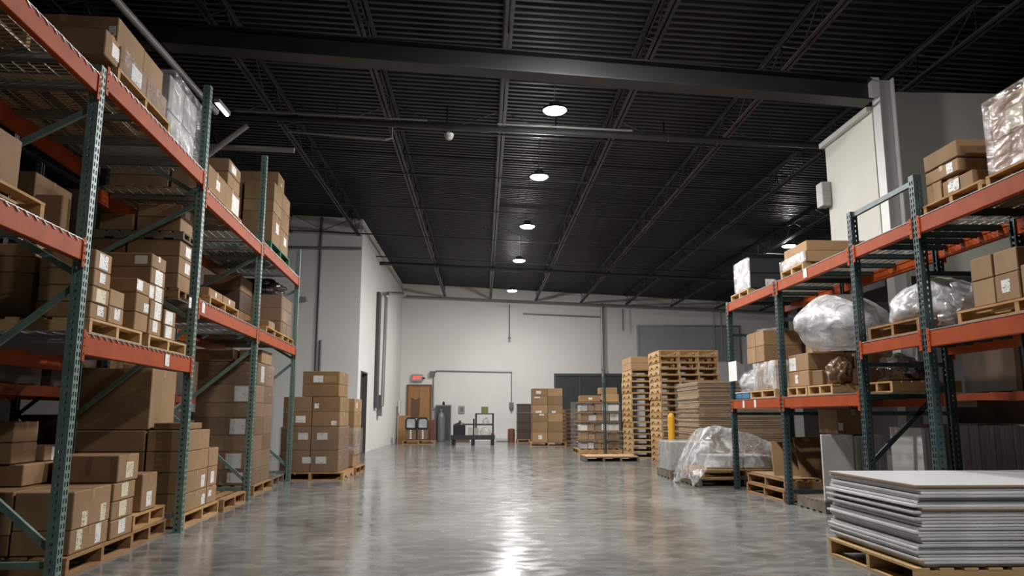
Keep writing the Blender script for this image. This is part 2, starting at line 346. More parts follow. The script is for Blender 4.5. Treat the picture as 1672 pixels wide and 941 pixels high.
def rack(F, name_label, posts, bays, depth=1.07, pm='green', dm='galv', bracem='green', group=None, wire=True, label_pts=(), rear=True, lip=False):
    """posts: (u, height, front, diag-nodes); bays: (u0, u1, [beam top z ...], beam height)"""
    r = empty('pallet_rack', F.at(0,0,0), F.a); tag(r, name_label, 'rack', group)
    for u, H, diag in posts:
        for w in ((0, depth) if rear else (0,)):
            g = post_mesh(H); p = g.build('post', pm, r); p.location = (u, w, 0)
            if w: p.rotation_euler = (0,0,PI)
        if not rear: continue
        for k, (f, b) in enumerate(diag):
            g = G().bar((u, .07, f), (u, depth-.07, b), .028, .04); g.build('brace', bracem, r)
    for u0, u1, zs, h in bays:
        a, b = u0+.04, u1-.04
        for z in zs:
            for w in ((0, depth-.055) if rear else (0,)):
                g = G().bbox(a, b, w+.002, w+.05, z-h, z, .004)
                g.box(a, b, w+.034 if w == 0 else w+.006, w+.05 if w == 0 else w+.02, z, z+.0004)
                bm_ = g.build('beam', 'orange', r)
                for e, s in ((a, 1), (b, -1)):
                    c = G().bbox(e-.004 if s > 0 else e-.038, e+.038 if s > 0 else e+.004, w-.006 if w == 0 else w+.05, w+.0015 if w == 0 else w+.058, z-h-.045, z+.02, .002)
                    for q in (.2,.5,.8): c.tube((e+s*.018, w-.011 if w == 0 else w+.062, z-h-.03+q*(h+.03)), (e+s*.018, w+.001 if w == 0 else w+.05, z-h-.03+q*(h+.03)), .006, 6)
                    c.build('connector', 'orange', bm_)
            if not wire:
                g = G()
                for i in range(7): x = a+.03+(b-a-.06)*i/6; g.box(x-.05, x+.05, .01, depth-.01, z+.001, z+.009)
                g.build('deck_slat', 'greywood', r)
            if wire:
                g = G(); n = int((b-a)/.05); rr = .0028
                for i in range(n+1):
                    x = a+.01+(b-a-.02)*i/n
                    g.bar((x, .003, z+.006), (x, depth-.005, z+.006), rr*2, rr*2)
                    if lip and i % 2 == 0: g.bar((x, -.001, z+.006), (x+(b-a)/n, -.004, z-.02), rr*2, rr*2)
                for j in range(12):
                    y = .0+(depth-.01)*j/11
                    g.bar((a, y, z+.0015), (b, y, z+.0015), rr*2, rr*2)
                wd = g.build('wire_deck', 'galv', r)
                g = None
                for i in range(4):
                    x = a+(b-a)*(i+.5)/4; c = G()
                    c.box(x-.03, x+.03, .052, depth-.06, z-.003, z-.001); c.box(x-.03, x-.027, .052, depth-.06, z-.045, z-.003); c.box(x+.027, x+.03, .052, depth-.06, z-.045, z-.003)
                    c.build('deck_channel', dm, wd)
    for u, w, z, s in label_pts:
        G().box(u-s/2, u+s/2, w-.004, w-.0005, z-.05, z+.05).build('location_tag', 'label', r)
    return r
D4 = [(.15,.15),(.25,1.05),(1.85,1.05),(1.95,2.5),(3.05,2.5)]
D4b = D4+[(3.15,3.7)]
LT1, LT2, LM0, LM1, LM2 = 3.3, 3.22, 2.15, 1.57, 2.13
left = rack(FL, 'tall green and orange pallet rack row along the left of the aisle',
     [(-2.45, 3.36, D4), (0, 3.36, D4), (2.33, 4.26, [(.15,.15),(1.85,1.05),(1.95,2.5),(3.05,2.5),(3.15,3.7)]), (4.88, 4.42, D4b), (7.62, 3.75, D4)],
     [(-2.45, 0, [3.28, LM0], .13), (0, 2.33, [3.37, LM1], .14), (2.33, 4.88, [LT2, LM2], .14), (4.88, 7.62, [3.27, LM2], .14)],
     lip=True, label_pts=[(1.62,0,1.50,.1),(2.1,-.004,2.06,.07),(2.52,0,2.07,.09)])
RT, RM, RL = 2.66, 1.72, 1.25
DR = [(.15,.15),(1.06,1.06),(2.2,2.2)]
DR3 = [(.62,1.33),(1.06,1.06),(1.52,1.52)]
right = rack(FRT, 'low dark green and orange pallet rack row along the right of the aisle',
     [(-11.1, 2.69, DR), (-9.2, 2.69, DR), (-7.22, 3.02, DR3), (-6.1, 3.04, [(.15,.15),(2.2,2.2)]), (-3.6, 3.0, DR)],
     [(-11.1, -9.2, [RT, RL], .12), (-9.2, -7.22, [RT, RL], .12), (-7.22, -6.1, [RT, RM], .11), (-6.1, -3.6, [RT, RM], .13)], depth=.9, pm='dgreen', dm='dgreen', bracem='dgreen',
     label_pts=[(-10.55,0,RL-.06,.07),(-10.1,0,RL-.06,.08),(-8.3,0,RT-.05,.09)])
G().bar((-7.2,.035,2.985), (-6.12,.035,2.985), .03, .045).build('spacer_bar', 'dgreen', right)
FB = Fr(*FL.at(0, 1.75, 0)[:2], FL.a)
backl = rack(FB, 'dark back row of pallet rack behind the left rack', [(-.2, 4.2, D4), (2.3, 4.2, D4b), (4.8, 4.2, D4b), (7.3, 4.2, D4b), (9.8, 4.2, D4b)], [(-.2, 2.3, [1.34, 3.0], .11), (2.3, 4.8, [1.34, 3.0], .11), (4.8, 7.3, [1.34, 3.0], .11), (7.3, 9.8, [1.34, 3.0], .11)], wire=False, pm='dgreen', bracem='dgreen', dm='dgreen')
FBR = Fr(FRT.o[0]+2.3, 0, FRT.a)
rack(FBR, 'dark back row of pallet rack behind the right rack', [(-9.6,2.4,DR),(-7.1,2.4,DR),(-4.6,2.4,DR)], [(-9.6,-7.1,[1.3,2.3],.1),(-7.1,-4.6,[1.3,2.3],.1)], wire=False, pm='dgreen', dm='dgreen', bracem='dgreen')
# ------------------------------------------------------------------ setting
HL, HR = -12., 13.
YB, Y0 = 31., -8.
dz = lambda x: 6.34-.05*(x+3.24)
cz = lambda x: 5.77-.042*(x+1.55)
struct(G().box(HL, HR, Y0, YB, -.12, 0).build('floor', 'floor'))
def roof():
    g = G(); p = .15; y = Y0; vs = []
    prof = []
    while y < YB+1:
        prof += [(y, 0), (y+.06, 0), (y+.08, .04), (y+.13, .04)]; y += p
    for yy, h in prof:
        for x in (HL, 0, HR): vs.append((x, yy, dz(x)+h))
    n = len(prof)
    g.add(vs, [(i*3+j, i*3+j+1, (i+1)*3+j+1, (i+1)*3+j) for i in range(n-1) for j in range(2)])
    return struct(g.build('ceiling', 'deck'))
roof()
def wallx(name, x0, x1, y0, y1, z0, m, top=None):   # wall along X under the sloping roof
    t0, t1 = (dz(x0)-.01, dz(x1)-.01) if top is None else (top, top)
    g = G().add([(x0,y0,z0),(x1,y0,z0),(x1,y1,z0),(x0,y1,z0),(x0,y0,t0),(x1,y0,t1),(x1,y1,t1),(x0,y1,t0)], [(3,2,1,0),(4,5,6,7),(0,1,5,4),(1,2,6,5),(2,3,7,6),(3,0,4,7)])
    return struct(g.build(name, m))
wallx('wall_back', -3.45, HR, YB, YB+.2, 0, 'wall')
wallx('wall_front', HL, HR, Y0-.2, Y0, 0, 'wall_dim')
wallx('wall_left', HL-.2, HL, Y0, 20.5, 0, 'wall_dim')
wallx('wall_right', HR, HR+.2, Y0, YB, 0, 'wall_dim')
wallx('wall_left_return', HL, -3.3, 20.5, 20.7, 0, 'wall')
# side wall with the recessed door opening
wallx('wall_left_far', -3.5, -3.3, 20.7, 20.95, 0, 'wall'); wallx('wall_left_far', -3.5, -3.3, 22.05, YB, 0, 'wall'); wallx('wall_left_far', -3.5, -3.3, 20.95, 22.05, 2.22, 'wall')
d = struct(G().box(-3.49,-3.44,20.99,22.01,0,2.18).build('door_1', 'doorwood'))
G().box(-3.49,-3.28,20.95,20.99,0,2.22).box(-3.49,-3.28,22.01,22.05,0,2.22).box(-3.49,-3.28,20.99,22.01,2.18,2.22).build('door_frame', 'darkframe', d)
G().tube((-3.44,21.1,1.02),(-3.38,21.1,1.02),.014).bar((-3.38,21.1,1.02),(-3.38,21.24,1.02),.02,.025).build('door_handle', 'steel', d)
# back wall doors, then a painted lit patch
d = struct(G().box(-2.98,-2.09,YB-.03,YB-.004,0,2.18).build('door_2', 'doorwood'))
G().box(-3.03,-2.98,YB-.06,YB-.002,0,2.23).box(-2.09,-2.04,YB-.06,YB-.002,0,2.23).box(-2.98,-2.09,YB-.06,YB-.002,2.18,2.23).build('door_frame', 'kraftpaper', d)
G().box(-2.55,-2.535,YB-.034,YB-.03,0.02,2.16).build('door_seam', 'kraftpaper', d)
G().add([(-2.86,YB-.036,.55),(-2.52,YB-.036,.5),(-2.5,YB-.036,1.72),(-2.66,YB-.036,1.62),(-2.86,YB-.036,1.74)], [(0,1,2,3,4)]).build('kraft_paper_patch', 'kraftpaper', d)
d = struct(G().box(2.97,3.86,YB-.04,YB-.004,0,2.58).box(3.94,4.9,YB-.04,YB-.004,0,2.58).box(4.98,6.1,YB-.04,YB-.004,0,2.58).build('door_3', 'darkpanel'))
G().box(2.87,2.97,YB-.09,YB-.002,0,2.68).box(6.1,6.2,YB-.09,YB-.002,0,2.68).box(2.97,6.1,YB-.09,YB-.002,2.58,2.68).box(3.86,3.94,YB-.07,YB-.002,0,2.58).box(4.9,4.98,YB-.07,YB-.002,0,2.58).build('door_frame', 'darkframe', d)
d = struct(G().box(6.35,10.5,YB-.05,YB-.004,3.18,4.6).build('door_4', 'greypanel'))
G().box(6.29,6.35,YB-.08,YB-.002,3.1,4.66).box(10.5,10.56,YB-.08,YB-.002,3.1,4.66).box(6.35,10.5,YB-.08,YB-.002,4.6,4.66).build('door_frame', 'steel', d)
d = struct(G().box(8.5,10.7,YB-.04,YB-.004,0,3.08).build('wall_lit_patch', 'whiteboard'))  # no door: whiter panel painting the lamp-lit patch of back wall
# mezzanine box on the right with its white column
g = G().box(4.9,5.08,9.02,10.36,2.72,4.83); struct(g.build('wall_mezzanine_side', 'wall_warm'))
struct(G().box(5.12,HR,9.15,9.33,2.72,5.16).build('wall_mezzanine_front', 'wall_warm'))
struct(G().box(5.08,HR,10.2,10.36,2.72,4.83).build('wall_mezzanine_back', 'wall_warm'))
struct(G().box(4.83,5.08,9.02,10.4,4.832,4.9).build('trim_1', 'white_steel'))
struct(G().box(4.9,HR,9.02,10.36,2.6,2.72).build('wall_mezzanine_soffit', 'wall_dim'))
c = empty('steel_column', (5.0,8.9,0))
tag(c, 'white wide-flange steel column at the right end of the dark girder', 'column')
G().box(-.1,-.088,-.09,.09,0,5.2).box(.088,.1,-.09,.09,0,5.2).box(-.088,.088,-.006,.006,0,5.2).build('shaft', 'white_steel', c)
G().box(-.16,.16,-.14,.14,0,.02).build('base_plate', 'white_steel', c)
g = G().box(-.19,-.101,-.09,-.08,4.95,5.2).box(-.19,-.18,-.08,.09,4.95,5.2); g.build('end_bracket', 'white_steel', c)
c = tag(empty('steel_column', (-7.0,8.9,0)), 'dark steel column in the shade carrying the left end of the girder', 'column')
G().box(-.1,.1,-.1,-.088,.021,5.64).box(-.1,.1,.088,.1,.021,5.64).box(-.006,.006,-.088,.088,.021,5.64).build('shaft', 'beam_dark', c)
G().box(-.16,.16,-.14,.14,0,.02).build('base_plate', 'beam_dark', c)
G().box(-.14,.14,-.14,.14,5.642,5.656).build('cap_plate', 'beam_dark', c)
# ------------------------------------------------------------------ roof steel
ROOF = 'open-web roof joist'
def joist(k, x, m):
    r = empty('roof_joist', (x, Y0+.1, 0)); Ly = YB-Y0-.35
    zb, zt = cz(x), dz(x)-.012
    where = {-4:'far left joist',}.get(k)
    tag(r, JL[k], 'roof joist', 'roof joists over the aisle')
    G().box(-.055,-.012,0,Ly,zb,zb+.008).box(.012,.055,0,Ly,zb,zb+.008).box(-.02,-.012,0,Ly,zb+.008,zb+.06).box(.012,.02,0,Ly,zb+.008,zb+.06).build('bottom_chord', m, r)
    G().box(-.055,-.012,0,Ly,zt-.008,zt).box(.012,.055,0,Ly,zt-.008,zt).box(-.02,-.012,0,Ly,zt-.06,zt-.008).box(.012,.02,0,Ly,zt-.06,zt-.008).build('top_chord', 'black_steel', r)
    w = G(); y = 0.; p = .62; up = False
    while y+p < Ly:
        a, b = (zb+.03, zt-.03) if up else (zt-.03, zb+.03)
        w.tube((0,y,a),(0,y+p,b),.012,5,cap=False)
        if up: w.tube((0,y+p,zt-.03),(0,y+p,zb+.03),.009,4,cap=False)
        y += p; up = not up
    w.build('web', 'black_steel', r)
    if k >= -1:
        G().box(-.05,.05,-.02,.12,zb,zb+.01).build('end_plate', 'black_steel', r).location.y = Ly-.1
    return r
JL = {}
jx = [-1.55+1.84*k for k in range(-5,9)]
names = ['outermost black open-web roof joist far beyond the left rack','second black roof joist from the left, above the back rack row','third black roof joist from the left, above the left rack','fourth black roof joist from the left, over the wrapped top loads',
 'black roof joist crossing above the left post tops, ending at the left wall pipe','black roof joist left of the white row lamps by two bays','black roof joist just left of the row of lit lamps','black roof joist just right of the row of lit lamps',
 'rust-brown roof joist, second to the right of the lamp row','black roof joist, third to the right of the lamp row','black roof joist, fourth to the right of the lamp row','black roof joist meeting the top of the white column','black roof joist above the cream mezzanine wall','rightmost black roof joist over the right corner']
for k, x in enumerate(jx):
    JL[k-4] = names[k]
    joist(k-4, x, 'rusty_steel' if k == 8 else 'black_steel')
# girder
bz = lambda x: 5.212-.0672*x
gx0, gx1 = -7.0, 4.806
r = empty('steel_girder', (0,8.9,0)); tag(r, 'long dark grey steel girder crossing under the roof joists', 'girder')
def slab(y0, y1, a, b):
    return G().add([(gx0,y0,bz(gx0)+a),(gx1,y0,bz(gx1)+a),(gx1,y1,bz(gx1)+a),(gx0,y1,bz(gx0)+a),(gx0,y0,bz(gx0)+b),(gx1,y0,bz(gx1)+b),(gx1,y1,bz(gx1)+b),(gx0,y1,bz(gx0)+b)], [(3,2,1,0),(4,5,6,7),(0,1,5,4),(1,2,6,5),(2,3,7,6),(3,0,4,7)])
slab(-.13,.13,0,.018).build('bottom_flange', 'beam_dark', r); slab(-.01,.01,.0185,.2615).build('web', 'beam_dark', r); slab(-.13,.13,.262,.28).build('top_flange', 'beam_dark', r)
# bridging rods and diagonal bridging between joists
BR = ['nearest','second','third','fourth','fifth','sixth']
for i, y in enumerate((7.2, 12.3, 14.7, 17.3, 20.2, 23.2)):
    r = empty('joist_bridging', (0,y,0)); tag(r, f'{BR[i]} line of thin cross bridging tying the black roof joists together', 'bridging', 'cross bridging between the roof joists')
    g = G()
    g.bar((jx[3]-.3,0,cz(jx[3])+.014),(jx[-1],0,cz(jx[-1])+.014),.03,.03); g.build('bottom_rail', 'black_steel', r)
    if i in (1, 4, 5):
        for a, b in zip(jx[3:], jx[4:]):
            m_ = (a+b)/2; g = G()
            g.bar((a+.06,0,dz(a)-.06),(m_,0,cz(m_)+.05),.03,.012); g.bar((b-.06,0,dz(b)-.06),(m_,0,cz(m_)+.05),.03,.012)
            if i == 1: g.bar((m_,0,dz(m_)-.05),(m_,0,cz(m_)+.05),.02,.02)
            g.build('diagonal_brace', 'black_steel', r)
    else: G().bar((jx[3]-.3,0,dz(jx[3])-.08),(jx[-1],0,dz(jx[-1])-.08),.025,.025).build('top_rail', 'black_steel', r)
# pipes
def pipe(name, label, pts, r, m='steel', cat='pipe', n=10, fit=()):
    o = G().path(pts, r, n)
    for p in pts[1:-1]: o.lathe([(r*.2,-r*1.2),(r*1.25,-r*.6),(r*1.25,r*.6),(r*.2,r*1.2)], 10, p)
    for f in fit: o.tube(Vector(f)-Vector((.06,0,0)), Vector(f)+Vector((.06,0,0)), r*1.3, n)
    o = o.build(name, m, smooth=False); return tag(o, label, cat)
p1 = lambda x: 5.535-.0386*x
pipe('hanging_sprinkler_pipe', 'dark sprinkler main crossing the roof just behind the girder', [(-8,11.6,p1(-8)),(9.5,11.6,p1(9.5))], .05, 'black_steel', fit=[(x,11.6,p1(x)) for x in (-3,0,3)])
pipe('electrical_conduit', 'thin bright conduit lying along the near sprinkler main', [(-3.9,11.5,p1(-3.9)+.05),(-.9,11.5,p1(-.9)+.05)], .016, 'steel')
pipe('electrical_conduit', 'thin bright conduit right of the dome, beside the first lamp', [(.2,11.5,p1(.2)+.05),(2.35,11.5,p1(2.35)+.05)], .016, 'steel')
pipe('hanging_branch_pipe', 'bent grey branch pipe hanging below the sprinkler main at left', [(-3.09,11.6,5.44),(-1.56,11.6,5.33),(-1.46,11.6,5.36),(-1.46,11.6,5.54)], .018, 'steel')
pipe('hanging_branch_pipe', 'thick pale pipe stub left of the bent branch under the roof', [(-6,11.9,5.34),(-3.05,11.9,5.24)], .045, 'steelgrey')
pipe('hanging_sway_brace', 'pale slanted sway brace rising from the second left rack post to the main', [(-4.5,11.72,4.95),(-3.76,11.72,5.58)], .045, 'steelgrey', 'brace')
pipe('hanging_sprinkler_pipe', 'dark lateral pipe hung beneath the joists far down the aisle', [(-3.29,24,5.79),(12,24,5.13)], .06, 'black_steel')
p3 = lambda x: 5.615-.0385*x
pipe('hanging_sprinkler_pipe', 'grey pipe running along the top of the back wall', [(-3.1,30.5,p3(-3.1)),(12.5,30.5,p3(12.5))], .04, 'cab')
pipe('vertical_pipe', 'grey pipe bending down the far left wall past the wooden door', [(-3.12,29.5,5.68),(-3.12,25.0,4.98),(-3.12,24.5,4.8),(-3.12,24.2,1.3)], .055, 'steel')
o = G().box(-3.29,-3.2,23.55,23.95,1.25,4.8).build('cable_trunking', 'darkframe'); tag(o, 'dark vertical cable trunking beside the pipe on the far left wall', 'cable trunking')
o = G().box(-3.29,-3.17,24.3,24.6,1.0,1.65).build('junction_box', 'cab'); tag(o, 'small grey box below the pipe end on the far left wall', 'electrical box')
pipe('electrical_conduit', 'vertical grey conduit on the white wall behind the left carton stack', [(-4.4,20.46,2.2),(-4.4,20.46,6.35)], .035, 'steel')
pipe('electrical_conduit', 'short second conduit beside the long one behind the left carton stack', [(-4.3,20.45,1.9),(-4.3,20.45,3.0)], .03, 'steel')
pipe('hanging_pipe', 'dark horizontal pipe across the upper white wall left of the aisle', [(-7.5,20.37,5.52),(-3.3,20.37,5.48)], .035, 'cab')
o = G().bbox(-4.95,-4.7,20.3,20.48,4.03,4.14,.01).build('light_fixture', 'steelgrey'); tag(o, 'small grey wall fixture high on the white wall by the last left post', 'wall lamp')
pipe('drop_cord', 'dark drop rod hanging before the back wall under the last lamp', [(1.06,30.7,5.45),(1.06,30.7,4.05)], .022, 'cab', fit=[(1.06,30.7,4.08)])
pipe('vertical_pipe', 'vertical grey pipe on the back wall above the dark double door', [(4.84,30.85,5.55),(4.84,30.85,2.3)], .06, 'steelgrey', fit=[(4.84,30.85,2.85)])
pipe('electrical_conduit', 'horizontal thin conduit left of the vertical pipe on the back wall', [(1.62,30.9,5.1),(4.78,30.9,4.98)], .025, 'steel')
pipe('drop_cord', 'dark drop rod right of the vertical pipe on the back wall', [(5.67,30.7,5.3),(5.67,30.7,4.38)], .025, 'cab')
pipe('electrical_conduit', 'pair-left thin conduit on the grey back wall panel', [(9.45,30.85,5.2),(9.45,30.85,3.25)], .022, 'steel')
pipe('electrical_conduit', 'pair-right thin conduit on the grey back wall panel', [(9.75,30.85,5.2),(9.75,30.85,3.25)], .022, 'steel')
r = tag(empty('camera_dome', (-.56,11.6,5.40)), 'small pale dome hanging under the near sprinkler main', 'dome')
G().lathe([(.075,.0),(.08,.03),(.05,.06)],16).build('mount', 'white_steel', r); G().lathe([(.01,-.07),(.045,-.055),(.068,-.02),(.072,-.001)],16).build('dome', 'lens_clear', r)
r = tag(empty('strip_light', (-3.93,11.0,5.55), 0), 'lit strip lamp end showing behind the second left rack post', 'strip light')
G().box(-.04,.04,-.2,.3,.02,.08).build('housing', 'white_steel', r); G().box(-.016,.016,-.18,.28,-.003,.019).build('tube', 'tube', r)
pipe('electrical_conduit', 'bright short pale rail above the girder at top left', [(-3.95,9.6,5.98),(-3.15,9.6,5.9)], .03, 'white_steel', 'rail')
r = tag(empty('duct_pipe', (0,0,0)), 'pale grey duct pipe slanting above the top loads of the left rack', 'pipe')
G().tube((-3.93,4.4,5.4),(-3.93,10.8,5.42),.045,12).build('duct', 'steelgrey', r)
# ------------------------------------------------------------------ lamps
def lamp(x, y, z, label):
    r = tag(empty('pendant_lamp', (x,y,z)), label, 'lamp', 'round ceiling lamps')
    G().lathe([(.15,.035),(.175,.03),(.18,.0),(.172,-.004),(.165,.0)],28).lathe([(.06,.036),(.09,.04),(.085,.11),(.05,.13)],16).build('housing', 'black_steel', r)
    G().lathe([(.01,-.042),(.07,-.039),(.12,-.03),(.15,-.016),(.163,-.002)],28).build('lens', 'lamp', r)
    G().tube((0,0,.13),(0,0,dz(x)-z-.01),.006,6).build('cable', 'steel', r)
LN = [(10.5,'nearest round lamp lit in the row above the aisle, just past the girder'),(13.65,'second lit round lamp of the aisle row'),(17.45,'third lit round lamp of the aisle row'),(21.5,'fourth lit round lamp of the aisle row'),(26.9,'farthest lit round lamp of the aisle row, near the back wall')]
for y, l in LN: lamp(1.02, y, 5.4, l)
lamp(7.98, 19.3, 5.4, 'single lit round lamp above the right rack beside the flat cartons')
lamp(1.02, 7.15, 5.4, 'lit round lamp of the aisle row before the girder, above the frame')
lamp(3.3, 1.6, 5.3, 'lit round lamp right of the camera above the board stack')
# ------------------------------------------------------------------ camera
cam = bpy.data.cameras.new('camera'); co = bpy.data.objects.new('camera', cam); COL.objects.link(co)
f, cx, cy, W, H, vx, vy = 1250., 836., 470.5, 1672., 941., 788., 677.
a = Vector((vx-cx, cy-vy, -f)).normalized(); zc = Vector((0, a.z, -a.y)).normalized()
if zc.y < 0: zc = -zc
xc = a.cross(zc); Mx = Matrix((xc, a, zc))
co.matrix_world = Matrix.Translation((0,0,1.05)) @ Mx.to_4x4()
cam.sensor_width = 36; cam.lens = 36*f/W; cam.clip_start = .05; cam.clip_end = 200
sc.camera = co
# ------------------------------------------------------------------ loads
def rown(i, n):
    if n == 1: return 'only'
    return 'bottom' if i == 0 else 'top' if i == n-1 else ordw(n-i)+'-from-top'
def grid(F, us, ws, zs, name, adj='brown', cols=None, labs=None, m=None, tape='w', skip=(), group=None, deep=None, tapes=None):
    """one carton per cell; us and zs are bounds; cols words name the columns"""
    nc, nz = len(us)-1, len(zs)-1
    for k in range(nz):
        for c in range(nc):
            if (c, k) in skip: continue
            cw = (cols[c] if cols else ['near','far'][c] if nc == 2 else ['near','middle','far'][c] if nc == 3 else ordw(c+1)) if nc > 1 else ''
            rw = rown(k, nz)
            s = f"{adj} carton, {rw} layer{', '+cw+' column' if cw else ''}, {name}"
            mm = m[(c+k) % len(m)] if isinstance(m, (list, tuple)) else m
            j = R.uniform(-.004,.004)
            carton(F, us[c]+.002, us[c+1]-.002, ws[0]+j, ws[1]+j, zs[k], zs[k+1], s, tape, (labs or {}).get((c,k), ()), mm, group)
lw = lambda x=.5, z=.5, w=.1, h=.1, m='label': ('w0', x, z, w, h, m)
lu_ = lambda x=.5, z=.5, w=.12, h=.09, m='label': ('u0', x, z, w, h, m)
lr = lambda x=.5, z=.5, w=.1, h=.09, m='label': ('u1', x, z, w, h, m)
# ---- left rack, ground, nearest bay (between first and second posts)
N1 = 'floor pallet beside the nearest left post'
pallet(FL, .33, 1.45, .1, 1.05, .0, .13, 'brown pallet under the long cartons beside the nearest left post', m='wood2')
grid(FL, (.4, 1.005), (.12, .5), (.132, .29, .54), N1, 'long brown', labs={(0,0):[lw(.22,.6,.085,.13,'label_y'),lw(.72,.62,.09,.13)], (0,1):[lw(.3,.2,.085,.1,'label_y'),lw(.8,.2,.09,.12,'label_y')]}, m=['kraft0','kraft0'])
grid(FL, (.4, 1.005), (.505, 1.04), (.132, .265, .40, .545), 'set behind the long cartons, '+N1, 'dusty', m=['kraft4','kraft2','kraft4'])
grid(FL, (1.02, 1.44), (.11, .55), (.132, .268, .405, .541), 'aisle column on the nearest left floor pallet', 'small brown', labs={(0,0):[lw(.5,.6,.13,.1)],(0,1):[lw(.5,.55,.14,.11,'label_y')],(0,2):[lw(.5,.55,.13,.1,'label_y')]}, m=['kraft0','kraft3'])
grid(FL, (1.02, 1.44), (.56, 1.04), (.132, .33, .541), 'behind the small column on the nearest left floor pallet', 'plain', m='kraft4')
carton(FL, 1.05, 1.46, .10, .58, .543, .745, 'stained brown carton with dark tape marks topping the small column, nearest left floor pallet', 'w', [lw(.55,.42,.14,.12,'label_y'),('u0',.93,.5,.05,.19,'kraftpaper'),('u0',.55,.6,.04,.14,'kraftpaper')], 'kraft3')
carton(FL, .74, 1.40, .62, 1.12, .547, .70, 'flat wide carton lying behind the nearest left post, under two small cartons', 'w', [], 'kraft0')
carton(FL, 1.1, 1.46, .66, 1.04, .702, .815, 'low carton with large white label seen just left of the nearest left post', 'w', [lw(.55,.5,.17,.1)], 'kraft0')
carton(FL, .72, 1.07, .70, 1.1, .702, .85, 'lower of two square cartons at the left edge below eye level', 'w', [], 'kraft0')
carton(FL, .72, 1.07, .70, 1.1, .851, 1.0, 'upper of two square cartons at the left edge below eye level', 'w', [], 'kraft0')
pallet(FL, 1.47, 2.26, .12, 1.05, .0, .13, 'lower pallet of the broken pair before the second left post', m='wood2')
pallet(FL, 1.48, 2.25, .13, 1.0, .133, .12, 'upper broken pallet of the pair before the second left post', m='wood', rot=.02)
carton(FL, 1.68, 2.03, .14, .55, .256, .56, 'square brown carton with white label standing on the broken pallet pair', 'w', [lw(.5,.3,.12,.12)], 'kraft0')
carton(FL, 2.06, 2.27, .3, .62, .256, .40, 'small carton with crooked label on the broken pallets against the second left post', 'w', [lu_(.6,.5,.09,.09)], 'kraft3')
# ---- left rack, ground, middle bay: big brown stack behind the second post
N2 = 'floor stack behind second left post'
pallet(FL, 2.56, 3.74, .06, 1.1, .0, .13, 'pallet under the brown floor stack behind the second left post', m='wood')
grid(FL, (2.62, 3.32), (.08, .47), (.132, .305, .505, .70, .90), N2, 'square brown', m=['kraft0','kraft3'], labs={(0,0):[lw(.85,.4,.12,.1)],(0,1):[lw(.8,.4,.12,.12)]})
grid(FL, (2.62, 3.32), (.48, 1.12), (.132, .305, .505, .70, .90), 'inner side of the '+N2, 'wide dark', m=['kraft4','kraft3'])
grid(FL, (3.34, 3.70), (.08, .47), (.132, .305, .505, .70), 'aisle side beyond the '+N2, 'small', m=['kraft0','kraft3'], labs={(0,1):[lw(.5,.45,.12,.12)],(0,0):[lw(.3,.6,.1,.06)]})
carton(FL, 2.63, 3.34, .46, 1.16, .904, 1.49, 'huge plain brown carton on the floor stack behind the second left post', 'w', [], 'kraft3')
carton(FL, 2.66, 3.1, .1, .43, .904, .97, 'flat open-flapped carton on top of the floor stack at the second left post', None, [], 'kraft4', flaps=False)
pallet(FL, 3.78, 4.78, .02, 1.05, 0, .13, 'empty brown pallet on the floor just before the third left post', m='wood2')
# ---- left rack, ground, far bay: tall wrapped stack
N3 = 'tall wrapped floor stack at third left post'
pallet(FL, 5.46, 6.62, .08, 1.12, 0, .13, 'pallet under the tall wrapped floor stack past the third left post', m='wood2')
zs3 = (.132, .33, .565, .775, 1.01, 1.20, 1.445, 1.745)
grid(FL, (5.5, 6.04, 6.58), (.12, .9), zs3, N3, 'white-taped', m=['kraft4','kraft3','kraft0'], labs={(0,1):[lu_(.68,.5,.2,.19)],(0,3):[lu_(.72,.5,.2,.2)],(0,5):[lu_(.78,.5,.22,.2)],(0,0):[lu_(.72,.5,.2,.13)],(0,6):[lw(.6,.5,.2,.22)]}, tape=None)
carton(FL, 5.52, 6.3, .45, .95, 1.748, 1.92, 'long carton lying on top of the tall wrapped stack under the orange beam', None, [], 'kraft4')
carton(FL, 5.72, 6.38, .12, .43, 1.748, 1.93, 'small light carton on the aisle corner of the tall wrapped stack top', 'w', [], 'kraft0')
film_box(FL, 5.485, 6.595, .105, .915, .14, 1.74, 'clear stretch film around the tall floor stack at the third left post', 'film', .004, top=False, seed=1)
pallet(FL, 6.68, 7.5, .08, 1.1, 0, .13, 'front empty pallet on the floor before the last left post', m='greywood')
# ---- left rack, lower shelf of nearest bay (u 0-2.33, z 1.57)
zS = LM1+.011
pallet(FL, .24, 1.17, .05, 1.04, zS, .108, 'yellowish pallet on the low left shelf right of the nearest post', m='wood3')
pallet(FL, 1.31, 2.26, .05, 1.04, zS, .108, 'yellowish pallet on the low left shelf touching the second post', m='wood3')
zB = zS+.111
NS = 'low left shelf'
grid(FL, (.26, .535), (.06, .42), (zB, 1.80, 1.912, 2.03, 2.165), 'beside the nearest post on the '+NS, 'small cube', m=['kraft0','kraft2'], tape=None, labs={(0,0):[lw(.6,.6,.1,.07)],(0,1):[lw(.5,.5,.15,.09,'label_y')],(0,2):[lw(.5,.6,.09,.07)],(0,3):[lw(.5,.5,.14,.1)]})
grid(FL, (.545, .81), (.06, .42), (zB, 1.815, 1.94), 'second column from nearest post, '+NS, 'small cube', m=['kraft2'], tape=None, labs={(0,0):[lw(.55,.65,.1,.08)]})
carton(FL, .56, .80, .22, .46, 1.942, 2.07, 'small set-back carton with torn label atop the second column, low left shelf', None, [lw(.3,.5,.1,.06)], 'kraft3')
grid(FL, (.30, .9), (.47, 1.04), (zB, 2.0, 2.11, 2.2), 'inner side by the nearest post, '+NS, 'long dark', m=['kraft4','kraft3','kraft2'], tape=None)
